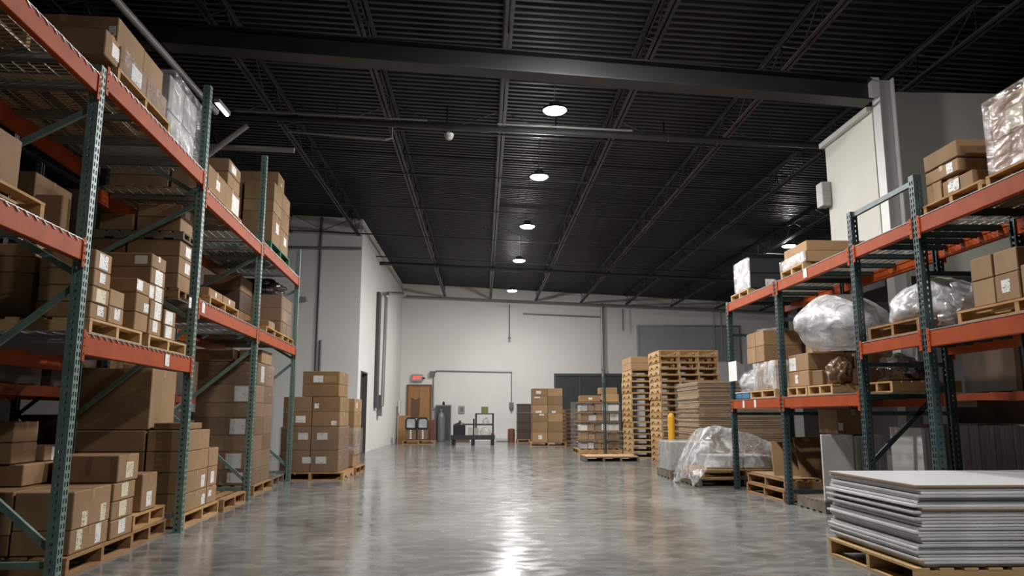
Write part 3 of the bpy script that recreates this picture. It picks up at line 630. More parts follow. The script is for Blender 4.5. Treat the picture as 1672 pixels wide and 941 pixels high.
grid(FL, (1.02, 1.30), (.06, .5), (zB, 1.836, 1.988, 2.10), 'middle column of the '+NS, 'taped', m=['kraft0','kraft3'], tape='u', labs={(0,1):[lw(.8,.35,.1,.07)],(0,2):[lw(.2,.55,.12,.08)]})
grid(FL, (1.335, 1.62), (.06, .5), (zB, 1.82, 1.975), 'right of middle column, '+NS, 'cube', m=['kraft0'], tape=None, labs={(0,0):[lw(.5,.7,.11,.09)],(0,1):[lw(.6,.4,.14,.14)]})
grid(FL, (1.345, 1.69), (.08, .95), (1.978, 2.115, 2.25, 2.365), 'wide stack on the middle of the '+NS, 'wide taped', m=['kraft3','kraft0'], tape='w', labs={(0,0):[lw(.6,.5,.15,.12),lw(.12,.5,.1,.1)],(0,1):[lw(.55,.5,.17,.12)],(0,2):[lu_(.9,.5,.1,.07)]})
grid(FL, (1.68, 1.97), (.06, .46), (zB, 1.81, 1.945), 'end column by the second post, '+NS, 'cube', m=['kraft0'], tape=None, labs={(0,0):[lw(.35,.55,.15,.1)],(0,1):[lw(.4,.5,.18,.11)]})
# ---- left rack, middle shelf of near-most bay (z 2.15)
zM = LM0+.011
NB = 'shelf left of the nearest post'
pallet(FL, -1.5, -.46, .06, 1.05, zM, .12, 'pallet on the orange-beam shelf at the left edge, below a big carton', m='wood')
carton(FL, -1.4, -.68, .1, .7, zM+.123, 2.58, 'big brown carton on a pallet at the left edge, above the orange beam', 'w', [], 'kraft1')
carton(FL, -.17, .0-.05, .1, .28, zM, 2.42, 'brown carton with faint print tight against the nearest post, '+NB, None, [], 'kraft1')
carton(FL, -.30, -.05, .3, .6, zM, 2.36, 'dark carton behind the printed one, '+NB, None, [], 'kraft4')
carton(FL, -.43, -.05, .62, 1.02, zM, 2.5, 'pale taped carton at the back of the '+NB, 'u', [], 'kraft2')
# ---- middle shelf of middle bay (z 2.13)
zM2 = LM2+.011
pallet(FL, 2.87, 4.03, .04, 1.04, zM2, .105, 'pallet with two flat cartons on the middle left shelf past second post', m='wood')
for i, (a_, b_) in enumerate(((2.93, 3.44), (3.46, 3.99))):
    carton(FL, a_, b_, .07, .5, zM2+.108, 2.342, ['near','far'][i]+' flat carton lying on the pallet of the middle left shelf', None, [lw(.5,.5,.05,.05)], 'kraft0')
NM = 'load behind the second post braces, middle shelf'
pallet(FL, 2.40, 2.84, .2, 1.03, zM2, .1, 'pallet hidden behind the second left post under the dim load', m='wood2')
grid(FL, (2.42, 2.84), (.22, .72), (2.245, 2.39, 2.56, 2.72), NM, 'dim brown', m=['kraft3','kraft0'], labs={(0,1):[lw(.6,.5,.15,.1)],(0,2):[lw(.6,.5,.15,.1)]}, tape=None)
grid(FL, (2.42, 2.84), (.73, 1.03), (2.245, 2.39, 2.56, 2.72), 'inner side, '+NM, 'dim brown', m=['kraft4','kraft3'], tape=None)
pallet(FL, 2.42, 2.84, .2, 1.03, 2.724, .08, 'small dark pallet between two carton loads behind the second left post', m='greywood')
grid(FL, (2.44, 2.82), (.24, .66), (2.808, 2.95, 3.08), 'above the dark pallet under the top left shelf', 'dim square', m=['kraft3','kraft0'], labs={(0,1):[lw(.5,.5,.15,.08)]}, tape=None)
carton(FL, 2.44, 2.82, .68, 1.0, 2.808, 2.97, 'dim small carton at the inner side above the dark pallet, second left post', None, [], 'kraft3')
# ---- middle shelf of the far bay
pallet(FL, 5.54, 6.68, .04, 1.04, zM2, .1, 'near pallet on the middle shelf between third and last left posts', m='wood')
pallet(FL, 6.71, 7.56, .04, 1.04, zM2, .1, 'far pallet on the middle shelf between third and last left posts', m='wood')
carton(FL, 5.78, 6.18, .06, .45, zM2+.103, 2.345, 'small carton alone on the near pallet, middle shelf past third left post', 'w', [], 'kraft0')
NF = 'shiny wrapped load on middle shelf before last left post'
grid(FL, (6.7, 7.12, 7.56), (.08, .98), (zM2+.103, 2.445, 2.65, 2.85), NF, 'brown', m=['kraft3','kraft0'], tape=None)
film_box(FL, 6.695, 7.565, .06, 1.0, zM2+.106, 2.87, 'clear film around the wrapped load on the middle shelf before the last left post', 'film', .008, seed=2)
grid(FL, (5.9, 6.6), (.5, 1.02), (zM2+.103, 2.5, 2.78, 3.0), 'dark inner stack, middle shelf past third left post', 'dusky', m=['kraft4','dark_card'], tape=None)
o = blob(FL, 7.1, .55, 2.876, .4, .42, .17, 'loose dark plastic heap over the wrapped load by the last left post', 'black_film', .3, 3, flat=.5)
# ---- top shelf, nearest bay (z 3.37)
zT = 3.37+.011
NT = 'top shelf above the second post' 
pallet(FL, .33, 1.43, .05, 1.05, zT, .135, 'pallet with a paper tag under the shiny cartons at top left', m='wood')
NT = 'wrapped top left load'
carton(FL, .14, .375, .07, 1.0, zT+.138, 3.715, 'nearest brown carton with white label in the lower tier of the top left load', 'w', [lw(.75,.5,.12,.1)], 'kraft0')
grid(FL, (.395, .93, 1.385), (.07, 1.0), (zT+.138, 3.715), 'lower tier of the '+NT, 'shiny', m=['kraft0'], tape='w', labs={(0,0):[lw(.6,.5,.2,.13)]})
grid(FL, (.41, .93, 1.37), (.11, .9), (3.718, 3.95), 'upper tier of the '+NT, 'tall', m=['kraft0','kraft2'], tape='u', labs={(0,0):[lu_(.95,.5,.05,.08)]})
film_box(FL, .388, 1.395, .056, 1.015, zT+.139, 3.716, 'glossy film over the lower cartons of the top left load', 'film', .003, top=False, seed=4)
blob(FL, .98, .4, 3.953, .3, .2, .12, 'crumpled clear plastic lying on the top left cartons', 'film_mid', .5, 5, flat=.2, name='plastic_sheet')
NW = 'white wrapped cube load at the second left post top'
grid(FL, (1.49, 1.88, 2.255), (.1, .95), (zT+.02, 3.68, 4.0), NW, 'pale', m=['grey_card'], tape=None)
film_box(FL, 1.47, 2.27, .06, .98, zT+.004, 4.03, 'milky film covering the cube load left of the second left post top', 'film_mid', .014, seed=6)
# near-most top shelf
pallet(FL, -1.4, -.35, .3, 1.02, 3.291, .12, 'timber pallet on the wire deck at the upper left edge of the picture', m='wood2')
pallet(FL, -2.4, -1.45, .3, 1.02, 3.291, .12, 'second timber pallet on the wire deck beyond the upper left edge', m='wood2')
# ---- top shelf, middle bay (z 3.22)
zT2 = LT2+.011
pallet(FL, 2.62, 3.96, .05, 1.05, zT2, .075, 'thin pallet on the top shelf between second and third left posts', m='wood')
NU = 'top shelf between second and third left posts'
grid(FL, (2.65, 3.30, 3.93), (.07, .44), (zT2+.078, 3.575), NU, 'brown', m=['kraft0','kraft2'], labs={(0,0):[lw(.55,.5,.14,.1)],(1,0):[lw(.7,.45,.3,.2)]}, tape='w')
grid(FL, (3.40, 3.92), (.08, .5), (3.578, 3.735, 3.885), 'upper pair on the '+NU, 'brown', m=['kraft0','kraft3'], labs={(0,1):[lw(.4,.5,.2,.09)]}, tape=None)
grid(FL, (2.65, 3.30), (.46, 1.04), (zT2+.078, 3.43, 3.545), 'inner long pair, top shelf past second left post', 'shiny', m=['kraft2'], tape='w')
film_box(FL, 2.64, 3.31, .45, 1.05, zT2+.08, 3.565, 'clear film round the long inner cartons, top shelf past second left post', 'film', .004, seed=8)
# ---- top shelf, far bay (z 3.27) on the green pallet
zT3 = 3.27+.011
pallet(FL, 5.6, 6.95, .05, .95, zT3, .16, 'green painted pallet on the far top left shelf', m='greenwood', ns=3)
NG = 'green pallet load'
zg = (zT3+.163, 3.90, 4.07, 4.33)
grid(FL, (5.72, 6.29), (.07, .5), zg, 'near aisle column of the '+NG, 'brown', m=['kraft0','kraft2'], labs={(0,0):[lw(.6,.6,.2,.15)]}, tape='w')
grid(FL, (6.31, 6.92), (.07, .5), (zT3+.163, 3.80, 4.10, 4.36), 'far aisle column of the '+NG, 'brown', m=['kraft2','kraft0'], labs={(0,0):[lw(.6,.6,.2,.12)]}, tape='w')
grid(FL, (5.76, 6.5), (.52, .95), zg, 'inner column of the '+NG, 'brown', m=['kraft3'], tape=None)
carton(FL, 6.10, 6.56, .1, .85, 4.366, 4.60, 'topmost carton lying across the green pallet load', None, [lw(.5,.4,.06,.05)], 'kraft3')
# ---- back row behind the left rack, dim
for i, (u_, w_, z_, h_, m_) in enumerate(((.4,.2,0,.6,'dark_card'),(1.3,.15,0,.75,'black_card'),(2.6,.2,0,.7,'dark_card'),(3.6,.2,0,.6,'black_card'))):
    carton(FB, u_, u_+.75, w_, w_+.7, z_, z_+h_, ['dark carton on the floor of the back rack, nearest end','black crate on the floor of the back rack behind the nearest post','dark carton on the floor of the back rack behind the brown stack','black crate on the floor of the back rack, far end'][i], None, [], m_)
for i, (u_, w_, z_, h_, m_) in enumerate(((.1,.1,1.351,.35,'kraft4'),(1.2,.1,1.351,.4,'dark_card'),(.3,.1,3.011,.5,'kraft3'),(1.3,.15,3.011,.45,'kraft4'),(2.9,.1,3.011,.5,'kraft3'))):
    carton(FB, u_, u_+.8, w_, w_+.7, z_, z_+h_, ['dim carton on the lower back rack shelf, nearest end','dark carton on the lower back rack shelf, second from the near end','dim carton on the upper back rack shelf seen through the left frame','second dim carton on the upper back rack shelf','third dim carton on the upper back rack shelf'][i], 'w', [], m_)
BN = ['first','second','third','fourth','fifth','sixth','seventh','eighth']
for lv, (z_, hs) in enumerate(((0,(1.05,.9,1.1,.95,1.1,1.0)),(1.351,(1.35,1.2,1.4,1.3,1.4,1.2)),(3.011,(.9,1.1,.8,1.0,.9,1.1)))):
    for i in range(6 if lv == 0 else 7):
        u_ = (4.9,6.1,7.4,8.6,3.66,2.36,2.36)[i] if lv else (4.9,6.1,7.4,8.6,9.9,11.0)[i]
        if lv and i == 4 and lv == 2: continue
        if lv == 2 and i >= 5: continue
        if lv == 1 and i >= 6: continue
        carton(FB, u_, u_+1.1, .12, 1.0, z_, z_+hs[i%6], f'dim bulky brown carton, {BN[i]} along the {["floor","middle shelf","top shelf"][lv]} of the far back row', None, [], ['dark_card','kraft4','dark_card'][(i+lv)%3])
# ---- carton stack on the floor beyond the left rack
NL = 'floor stack beyond the last left post'
pallet(FW, -3.31, -2.24, 12.76, 13.8, 0, .125, 'notched pallet under the labelled carton stack beyond the last left post', m='wood', along='w', notch=True)
pallet(FW, -3.26, -2.21, 13.86, 14.9, 0, .125, 'rear pallet beyond the labelled carton stack near the left door', m='wood2', along='u')
L1 = ('w0', .3, .62, .2, .13)
zc_ = (.128, .475, .85)
grid(FW, (-3.28, -2.79, -2.33), (12.79, 13.75), zc_, NL+', wrapped base', 'large', cols=['left','right'], labs={(1,0):[('w0',.38,.55,.17,.11)],(1,1):[('w0',.4,.6,.17,.11)],(0,1):[('w0',.75,.6,.16,.11)],(0,0):[('w0',.9,.55,.14,.1)]}, m=['kraft1'], tape=None)
grid(FW, (-3.26, -2.79, -2.33), (12.8, 13.65), (.853, 1.09, 1.335), NL+', upper tier', 'dark brown', cols=['left','right'], labs={(0,0):[('w0',.62,.5,.16,.11)],(1,0):[('w0',.8,.25,.09,.07)],(1,1):[('w0',.15,.4,.07,.08)]}, m=['kraft1','kraft3'], tape='u')
grid(FW, (-2.97, -2.36), (12.82, 13.65), (1.338, 1.54, 1.755), NL+', narrow crown', 'dark brown', labs={(0,1):[('w0',.42,.4,.16,.11),('w0',.75,.4,.2,.09,'tape')]}, m=['kraft1'], tape='u')
film_box(FW, -3.295, -2.315, 12.775, 13.765, .13, .852, 'clear film around the base of the carton stack beyond the last left post', 'film', .005, top=False, seed=9)
grid(FW, (-2.75, -2.28), (13.94, 14.75), (.128, .47, .83, 1.09, 1.33), 'half-hidden rear stack near the left door', 'light brown', m=['kraft0','kraft2'], tape='u', labs={(0,3):[('u1',.3,.5,.1,.1)]})
film_box(FW, -2.77, -2.255, 13.92, 14.77, .35, .8, 'loose clear wrap round the half-hidden rear stack near the left door', 'film_mid', .012, top=False, seed=10)
# ---- back-wall things
r = tag(empty('exit_sign', (-2.58, YB-.03, 2.48)), 'red EXIT sign with emergency lamp heads above the wooden door', 'exit sign')
G().bbox(-.27,.17,-.09,0,-.14,.15,.01).build('housing', 'steelgrey', r)
cu = bpy.data.curves.new('exit_text', 'FONT'); cu.body = 'EXIT'; cu.size = .17; cu.extrude = .003; cu.align_x = 'CENTER'; cu.align_y = 'CENTER'
to = bpy.data.objects.new('tmp', cu); COL.objects.link(to); bpy.context.view_layer.update()
me = bpy.data.meshes.new_from_object(to); bpy.data.objects.remove(to)
lo = bpy.data.objects.new('exit_lettering', me); COL.objects.link(lo); me.materials.clear(); me.materials.append(M['exit_red']); lo.parent = r; lo.location = (-.05,-.096,0.01); lo.rotation_euler = (PI/2,0,0)
G().lathe([(.02,0),(.05,.01),(.055,.05),(.02,.06)],12,(.22,-.07,-.03)).tube((.15,-.045,0),(.22,-.07,-.02),.012).build('lamp_head', 'black', r)
o = G().bbox(-2.12,-1.92,YB-.14,YB-.002,2.53,2.76,.01).build('electrical_box', 'cab'); tag(o, 'grey electrical box at the corner of the conduit right of the exit sign', 'electrical box')
pipe('electrical_conduit', 'long thin conduit framing the bare back wall right of the door', [(-1.9,YB-.05,2.70),(-1.86,YB-.05,2.78),(1.15,YB-.05,2.74),(1.15,YB-.05,1.55)], .022, 'steel')
pipe('electrical_conduit', 'thin vertical conduit between the wooden door and the gas cylinder', [(-1.97,YB-.05,2.5),(-1.97,YB-.05,1.2)], .022, 'steel')
o = G().bbox(1.06,1.24,YB-.12,YB-.002,1.3,1.52,.01).lathe([(.04,-.1),(.06,-.02),(.05,0)],10,(1.15,YB-.08,1.3)).build('power_socket', 'cab'); tag(o, 'grey wall socket at the lower end of the long conduit', 'socket')
r = tag(empty('control_panel', (-.84,YB-.004,1.24)), 'small square grey control panel on the back wall above the black cart', 'control panel')
G().bbox(-.12,.12,-.05,0,-.15,.15,.01).build('housing', 'steelgrey', r); G().box(-.07,.07,-.055,-.051,-.08,.08).build('display', 'cab', r)
r = tag(empty('gas_cylinder', (-1.62,30.5,0)), 'grey gas cylinder standing beside the narrow cabinet by the wooden door', 'gas cylinder')
G().lathe([(.13,.0),(.14,.03),(.14,.95),(.1,1.08),(.04,1.14)],20).build('body', 'cylinder', r); G().lathe([(.035,1.141),(.035,1.2),(.05,1.21),(.05,1.24),(.02,1.26)],12).build('valve', 'steel', r)
r = tag(empty('steel_cabinet', (-1.55,30.83,0)), 'narrow dark grey cabinet standing behind the gas cylinder', 'cabinet')
G().bbox(-.3,.3,-.13,.15,0,1.42,.01).build('body', 'cab', r); G().box(-.27,.27,-.136,-.131,.05,1.37).build('door', 'darkframe', r); G().lathe([(.05,1.421),(.05,1.5),(.02,1.56)],10).build('cap', 'black', r)
# yellow panels leaning by the side wall
r = tag(G().add([(-3.2,29.6,0),(-2.75,29.6,0),(-2.75,29.75,1.0),(-3.2,29.75,1.0),(-3.2,29.65,0),(-2.75,29.65,0),(-2.75,29.8,1.0),(-3.2,29.8,1.0)], [(0,1,2,3),(7,6,5,4),(0,4,5,1),(3,2,6,7),(0,3,7,4),(1,5,6,2)]).build('plywood_sheet','doorwood'), 'orange-brown plywood panel leaning in the corner left of the bins', 'panel')
o = G().tube((-3.22,29.4,0),(-3.24,29.45,1.35),.018,8).build('broom_stick','kraftpaper'); tag(o, 'thin brown stick leaning against the far left wall corner', 'stick')
o = G().bbox(-3.28,-3.2,30.2,30.5,1.1,1.6,.01).build('notice_holder','white'); tag(o, 'small white holder fixed on the side wall near the wooden door', 'holder')
# cart with two bins
pallet(FW, -2.85, -1.72, 28.0, 29.0, .0, .13, 'low wooden pallet carrying the two brown bins before the wooden door', m='wood', along='w')
for i, x in enumerate((-2.58, -2.15)):
    r = tag(empty('brown_bin', (x,28.3,.132)), ['left','right'][i]+' brown bin with black rim frame and white bag before the wooden door', 'bin')
    G().bbox(-.195,.195,-.18,.3,0,.40,.03).build('body', 'brownbin', r)
    G().path([(-.185,-.17,.41),(-.185,-.17,.70),(-.13,-.17,.79),(.13,-.17,.79),(.185,-.17,.70),(.185,-.17,.41),(-.185,-.17,.41)], .026, 8).build('frame', 'black', r)
    b = G(); bm = bmesh.new(); bmesh.ops.create_cube(bm, size=1); bmesh.ops.subdivide_edges(bm, edges=bm.edges[:], cuts=5, use_grid_fill=True)
    for v in bm.verts:
        p = Vector((v.co.x*.33, v.co.y*.38+.05, v.co.z*.34+.585)); k = noise.noise(p*9+Vector((i*5,0,0)))*.03; v.co = p+Vector((k,k,k*1.4+.04*(1-abs(v.co.x)*2)*(v.co.z > .4)))
    bm.verts.index_update(); b.add([v.co[:] for v in bm.verts], [tuple(v.index for v in f.verts) for f in bm.faces]); bm.free(); b.build('white_bag', 'bag', r, True)
    g = G()
    for k in range(6): g.box(-.03+R.uniform(-.008,.004),.03+R.uniform(-.006,.01),-.187,-.181,.05+k*.055,.09+k*.055)
    g.build('print_strip', 'white', r)
carton(FW, -1.9, -1.74, 28.3, 28.8, .132, .86, 'tall reddish carton beside the right brown bin', None, [], 'rust')
# black cart
r = tag(empty('platform_cart', (-.33,27.3,0)), 'long black platform cart with an upright shelf frame against the back wall', 'cart')
G().box(-.75,.75,-.35,.35,.22,.32).box(-.76,.76,-.37,-.35,.19,.345).build('platform', 'cartblack', r)
for x in (-.68,.0,.68):
    for y in (-.3,.3): G().bbox(x-.06,x+.06,y-.05,y+.05,0,.219,.005).build('leg', 'black', r)
G().bar((-.68,.3,.7),(.72,.3,.7),.05,.05).bar((-.68,.3,.32),(-.68,.3,.68),.05,.05,(1,0,0)).bar((.02,.3,.32),(.02,.3,.9),.07,.06,(1,0,0)).build('rail', 'cartblack', r)
G().bar((.1,.2,.321),(.1,.2,1.05),.06,.06,(1,0,0)).bar((.7,.2,.321),(.7,.2,1.05),.06,.06,(1,0,0)).box(.07,.73,-.05,.25,1.051,1.09).box(.135,.665,-.05,.24,.67,.70).build('shelf_frame', 'cartblack', r)
r = tag(empty('black_bin', (-.79,27.15,.322)), 'square black bin with a knob lid on the left of the black cart', 'bin')
G().bbox(-.19,.19,-.18,.18,0,.38,.02).build('body', 'black', r); G().lathe([(.17,.381),(.14,.42),(.05,.45),(.03,.52)],14).build('lid', 'black', r)
o = carton(FW, -.05, .2, 27.3, 27.5, 1.093, 1.32, 'small green printed carton on top of the black cart frame', None, [], 'lime')
blob(FW, .1, 27.16, .323, .19, .12, .2, 'clear plastic bag of scrap on the right of the black cart', 'film_mid', .3, 11, sub=3)
carton(FW, -.3, -.13, 27.1, 27.3, .322, .58, 'small grey carton in the middle of the black cart', None, [], 'grey_card')
carton(FW, .3, .41, 27.0, 27.3, .322, .42, 'low reddish carton at the right front of the black cart', None, [], 'rust')
carton(FW, -.5, -.33, 27.15, 27.35, .322, .62, 'pale grey canister box beside the black bin on the cart', None, [], 'panelgrey')
blob(FW, .12, 27.4, .702, .12, .06, .16, 'small milky bag on the shelf of the black cart', 'film_white', .3, 12, sub=3)
o = G().box(-1.2,-.5,30.6,30.9,0,.12).build('wood_plank','kraftpaper'); tag(o, 'long brown plank lying along the back wall foot behind the black cart', 'plank')
o = G().bbox(.55,1.1,30.5,30.9,0,.16,.03).build('folded_sheet','panelgrey'); tag(o, 'pale folded sheets on the floor right of the black cart', 'sheet')
# rolls and dark trays by the back wall
o = G().lathe([(.02,0),(.13,0),(.14,.25),(.13,.5),(.02,.52)],14,(1.1,29.7,.0)).build('brown_roll','rust'); tag(o, 'short red-brown roll standing left of the dark tray stack', 'roll')
pallet(FW, 1.3, 2.2, 29.2, 30.2, 0, .13, 'pallet under the dark brown tray stack at the back wall', m='wood')
for i in range(4):
    z_ = .133+i*.33
    r = tag(empty('dark_tray', (1.72,29.7,z_)), f'dark brown tray crate, {rown(i,4)} of the tray stack by the back wall', 'crate', 'dark tray crates')
    G().bbox(-.4,.4,-.42,.42,0,.27,.01).build('body', 'trayroll', r); G().bbox(-.41,.41,-.43,.43,.272,.322,.01).build('rim', 'dark_card', r)
# centre carton stack at the back
NC = 'two-column stack before the dark back doors'
pallet(FW, 1.6, 2.8, 26.0, 27.1, 0, .13, 'pallet under the two-column carton stack before the dark doors', m='wood', along='w', ns=3)
grid(FW, (1.68, 2.19, 2.70), (26.06, 27.0), (.133, .46, .80, 1.08, 1.36, 1.65, 1.92), NC, 'brown', cols=['left','right'], m=['tan','kraft2','kraft0'], tape=None, labs={(0,5):[('w0',.4,.5,.16,.1)],(0,3):[('w0',.4,.2,.2,.07)],(1,3):[('w0',.4,.2,.14,.07)],(0,4):[('w0',.3,.9,.2,.05)],(0,0):[('w0',.5,.5,.12,.13)],(0,2):[('w0',.6,.85,.16,.05)]})
for i in range(9): pallet(FW, 2.95, 4.0, 27.6, 28.7, i*.137, .13, f'dim pallet, {rown(i,9)} of the pile behind the two-column carton stack', m='wood2', boards=5)
# wrapped parcel load
NR = 'wrapped parcel load behind the lone green post'
pallet(FW, 2.55, 3.75, 20.85, 22.0, 0, .13, 'pallet under the wrapped parcel load behind the lone green post', m='wood', along='u')
kk = 0
for k, zz in enumerate((.133, .38, .62, .88, 1.14)):
    o = G().box(2.64,3.72,20.9,21.9,zz+.225,zz+.238).build('cardboard_sheet','tan'); tag(o, f'thin card layer, {rown(k,5)} of the sheets in the wrapped parcel load', 'cardboard sheet')
    x = 2.65
    for c in range(5):
        wd_ = R.uniform(.17,.22); hh = R.uniform(.13,.215)
        if c == 4: wd_ = 3.70-x
        mm = R.choice(['tan','grey_card','kraft0','white','kraft2','panelgrey'])
        carton(FW, x, x+wd_, 20.92+R.uniform(0,.08), 21.6, zz, zz+hh, f'small parcel, {rown(k,5)} tier, {ordw(c+1)} from left, {NR}', None, [], mm, name='parcel', cat='parcel')
        x += wd_+.005
carton(FW, 2.66, 3.2, 20.95, 21.5, 1.39, 1.56, 'brown carton on the top left of the wrapped parcel load', 'u', [('w0',.5,.5,.1,.06)], 'kraft0')
carton(FW, 3.25, 3.72, 21.0, 21.5, 1.39, 1.6, 'pale carton on the top right of the wrapped parcel load', None, [], 'tan')
carton(FW, 3.22, 3.7, 21.1, 21.6, 1.602, 1.78, 'topmost small carton above the wrapped parcel load', 'u', [], 'kraft2')
film_box(FW, 2.50, 3.73, 20.84, 22.02, .01+.135, 1.385, 'clear film hanging round the wrapped parcel load, loose at its left', 'film', .03, top=False, seed=13)
o = post_mesh(2.0).build('rack_upright','dgreen'); o.location = (3.1,19.6,0); tag(o, 'lone green perforated post standing before the wrapped parcel load', 'post')
pallet(FW, 2.3, 3.5, 17.35, 18.4, 0, .11, 'single flat pallet with a solid top lying before the pallet stacks', m='greywood', along='w', ns=4, boards=9)
o = G().box(2.32,3.48,17.37,18.38,.112,.125).build('plywood_sheet','tan'); tag(o, 'tan sheet lying on the single flat pallet before the pallet stacks', 'sheet')
for i in range(4): pallet(FW, 3.75-.15, 4.6-.15, 23.2, 24.2, i*.137, .13, f'low pallet, {rown(i,4)} of the short pile behind the parcel load', m='wood2', boards=5)
# tall pallet stacks
def pstack(n, x0, x1, y0, y1, pitch, what, ns):
    for i in range(n):
        mm = R.choice(['wood3','wood3','wood']); jx_, jy = R.uniform(-.013,.013), R.uniform(-.013,.013)
        r = pallet(FW, x0, x1, y0, y1, i*pitch, round(pitch-.003,4), f'wooden pallet, {rown(i,n)} of the {what}', m=mm, along='w', ns=ns, boards=7, notch=True)
        r.location.x += jx_; r.location.y += jy
pstack(18, 3.93, 5.27, 16.98, 18.1, .1375, 'tallest pallet stack', 4)
pstack(15, 3.66, 4.9, 19.0, 20.2, .1435, 'second pallet stack left of the tallest', 3)
for i, (y0_, y1_) in enumerate(((19.02,19.42),(19.44,19.84),(19.86,20.25))):
    grid(FW, (3.68, 4.5), (y0_, y1_), (2.155, 2.32, 2.475), ['near','middle','far'][i]+' pair on the second pallet stack', 'tan', m=['tan'], tape=None)
# flattened carton bundle, wrapped
pallet(FW, 3.95, 5.7, 14.05, 15.6, 0, .13, 'pallet under the tall bundle of flattened cartons', m='wood')
nfl = 44
for i in range(nfl):
    z_ = .134+i*.0345; j, q = R.uniform(-.02,.02), R.uniform(-.02,.02)
    o = G().box(3.96+j, 5.68+j, 14.06+q, 15.58+q, z_, z_+.026).build('flattened_carton', R.choice(['sheettan','tan','sheettan'])); tag(o, f'flattened carton, {rown(i,nfl)} of the tall bundle', 'flattened carton')
film_box(FW, 3.915, 5.73, 14.015, 15.63, .5, 1.66, 'clear film over the tall bundle of flattened cartons', 'film', .006, seed=14)
# yellow bollard, white wrapped carton
o = G().lathe([(.07,0),(.07,1.0),(.05,1.06),(.01,1.08)],16,(3.72,15.2,0)).build('bollard','yellow'); tag(o, 'yellow bollard before the tallest pallet stack', 'bollard')
pallet(FW, 3.08, 4.1, 12.75, 13.75, 0, .13, 'dark pallet under the white wrapped carton block by the bollard', m='greywood')
grid(FW, (3.1, 3.42, 3.74), (12.8, 13.6), (.133, .6), 'white wrapped block by the bollard', 'whitish', cols=['left','right'], m=['grey_card'], tape=None)
film_box(FW, 3.08, 3.76, 12.77, 13.62, .136, .62, 'milky film round the white carton block by the bollard', 'film_mid', .012, seed=15)
# ---- right rack floor
pallet(FW, 3.15, 4.65, 11.32, 12.45, 0, .125, 'lower grey pallet under the plastic-covered mound', m='greywood', along='w')
pallet(FW, 3.2, 4.65, 11.35, 12.4, .127, .12, 'upper orange-brown pallet under the plastic-covered mound', m='wood', along='w')
grid(FW, (3.4, 3.9, 4.35), (11.55, 12.2), (.25, .44), 'under the clear plastic mound', 'grey', cols=['left','right'], m=['grey_card'], tape=None)
def drape(label):
    prof = [(3.02,.10),(3.06,.3),(3.14,.5),(3.26,.72),(3.35,.87),(3.48,.86),(3.8,.80),(4.15,.70),(4.5,.58),(4.75,.48)]
    g = G(); ny = 26; nx = 54; vs = []
    def P(t):
        k = t*(len(prof)-1); i = min(int(k), len(prof)-2); f = k-i
        return prof[i][0]*(1-f)+prof[i+1][0]*f, prof[i][1]*(1-f)+prof[i+1][1]*f
    for i in range(nx+1):
        x, zt = P(i/nx)
        zlo = .30 if x > 3.25 else max(.02, .32-(3.3-x)*1.1)
        for j in range(ny+1):
            s = j/ny
            if s < .55: y = 11.27+.03*math.sin(9*x); q = s/.55; z = zlo+(zt-zlo)*q; y = 11.24+.12*q*q
            else: q = (s-.55)/.45; y = 11.36+q*1.0; z = zt-.12*q*q
            nz = noise.noise(Vector((x*4,y*4,z*4+3)))*.05+noise.noise(Vector((x*11,y*11,z*11)))*.018
            vs.append((x+nz*.4, y-nz*.9 if s < .55 else y, z+(nz if s > .5 else nz*.3)))
    g.add(vs, [(i*(ny+1)+j, (i+1)*(ny+1)+j, (i+1)*(ny+1)+j+1, i*(ny+1)+j+1) for i in range(nx) for j in range(ny)])
    return tag(g.build('plastic_sheet', 'film_white', smooth=True), label, 'plastic sheet')
drape('crumpled clear plastic sheet draped as a mound by the first right post')
for i in range(2): pallet(FRT, *YR(9.42, 10.75), .05+.02*i, 1.05, i*.13, .127, ['lower','upper'][i]+' old pallet on the floor between the first two right posts', m='wood2', ns=3)
o = G().box(3.7,4.6,9.46,10.7,.26,.275).build('plywood_sheet','kraft3'); tag(o, 'thin brown sheet lying on the old pallets between the first right posts', 'sheet')
o = G().add([(0,0,0),(.9,0,0),(.9,.03,.0),(0,.03,0),(.03,.28,.48),(.86,.28,.5),(.86,.31,.5),(.03,.31,.48)], [(0,1,5,4),(3,7,6,2),(0,4,7,3),(1,2,6,5),(4,5,6,7),(0,3,2,1)]).build('cardboard_sheet','kraft4'); o.location = (4.0,9.7,.278); tag(o, 'brown card panel leaning on the old pallets behind the second right post', 'cardboard panel')
o = G().add([(0,0,0),(.5,0,0),(.5,.03,.0),(0,.03,0),(.05,.2,.42),(.46,.2,.4),(.46,.23,.4),(.05,.23,.42)], [(0,1,5,4),(3,7,6,2),(0,4,7,3),(1,2,6,5),(4,5,6,7),(0,3,2,1)]).build('cardboard_sheet','kraft0'); o.location = (3.75,9.95,.278); tag(o, 'lighter card panel leaning on the old pallets left of the second right post', 'cardboard panel')
# upright grey-white panels standing under the right rack
def panels(n, x0, dx, y0, y1, z0, h, what):
    for i in range(n):
        o = G().bbox(0,dx-.006,0,y1-y0,0,h+R.uniform(-.008,.004),.002).build('standing_panel', R.choice(['panelgrey','panelgrey','grey_card'])); o.location = (x0+i*dx, y0+R.uniform(-.015,.015), z0)
        tag(o, f'grey-white panel standing on edge, {ordw(i+1)} from left, {what}', 'panel')
pallet(FW, 3.66, 4.46, 8.3, 9.05, 0, .13, 'pallet carrying the upright panels behind the third right post', m='greywood')
o = G().bbox(0,.34,0,.03,0,.70,.003).build('standing_panel','panelgrey'); o.location = (3.68,8.34,.133); tag(o, 'broad flat grey-white panel facing the aisle behind the third right post', 'panel')
panels(11, 4.03, .036, 8.4, 8.98, .133, .69, 'behind the third right post')
pallet(FW, 4.22, 5.66, 7.36, 8.1, 0, .13, 'pallet carrying the long row of upright panels behind the boards', m='greywood', ns=5)
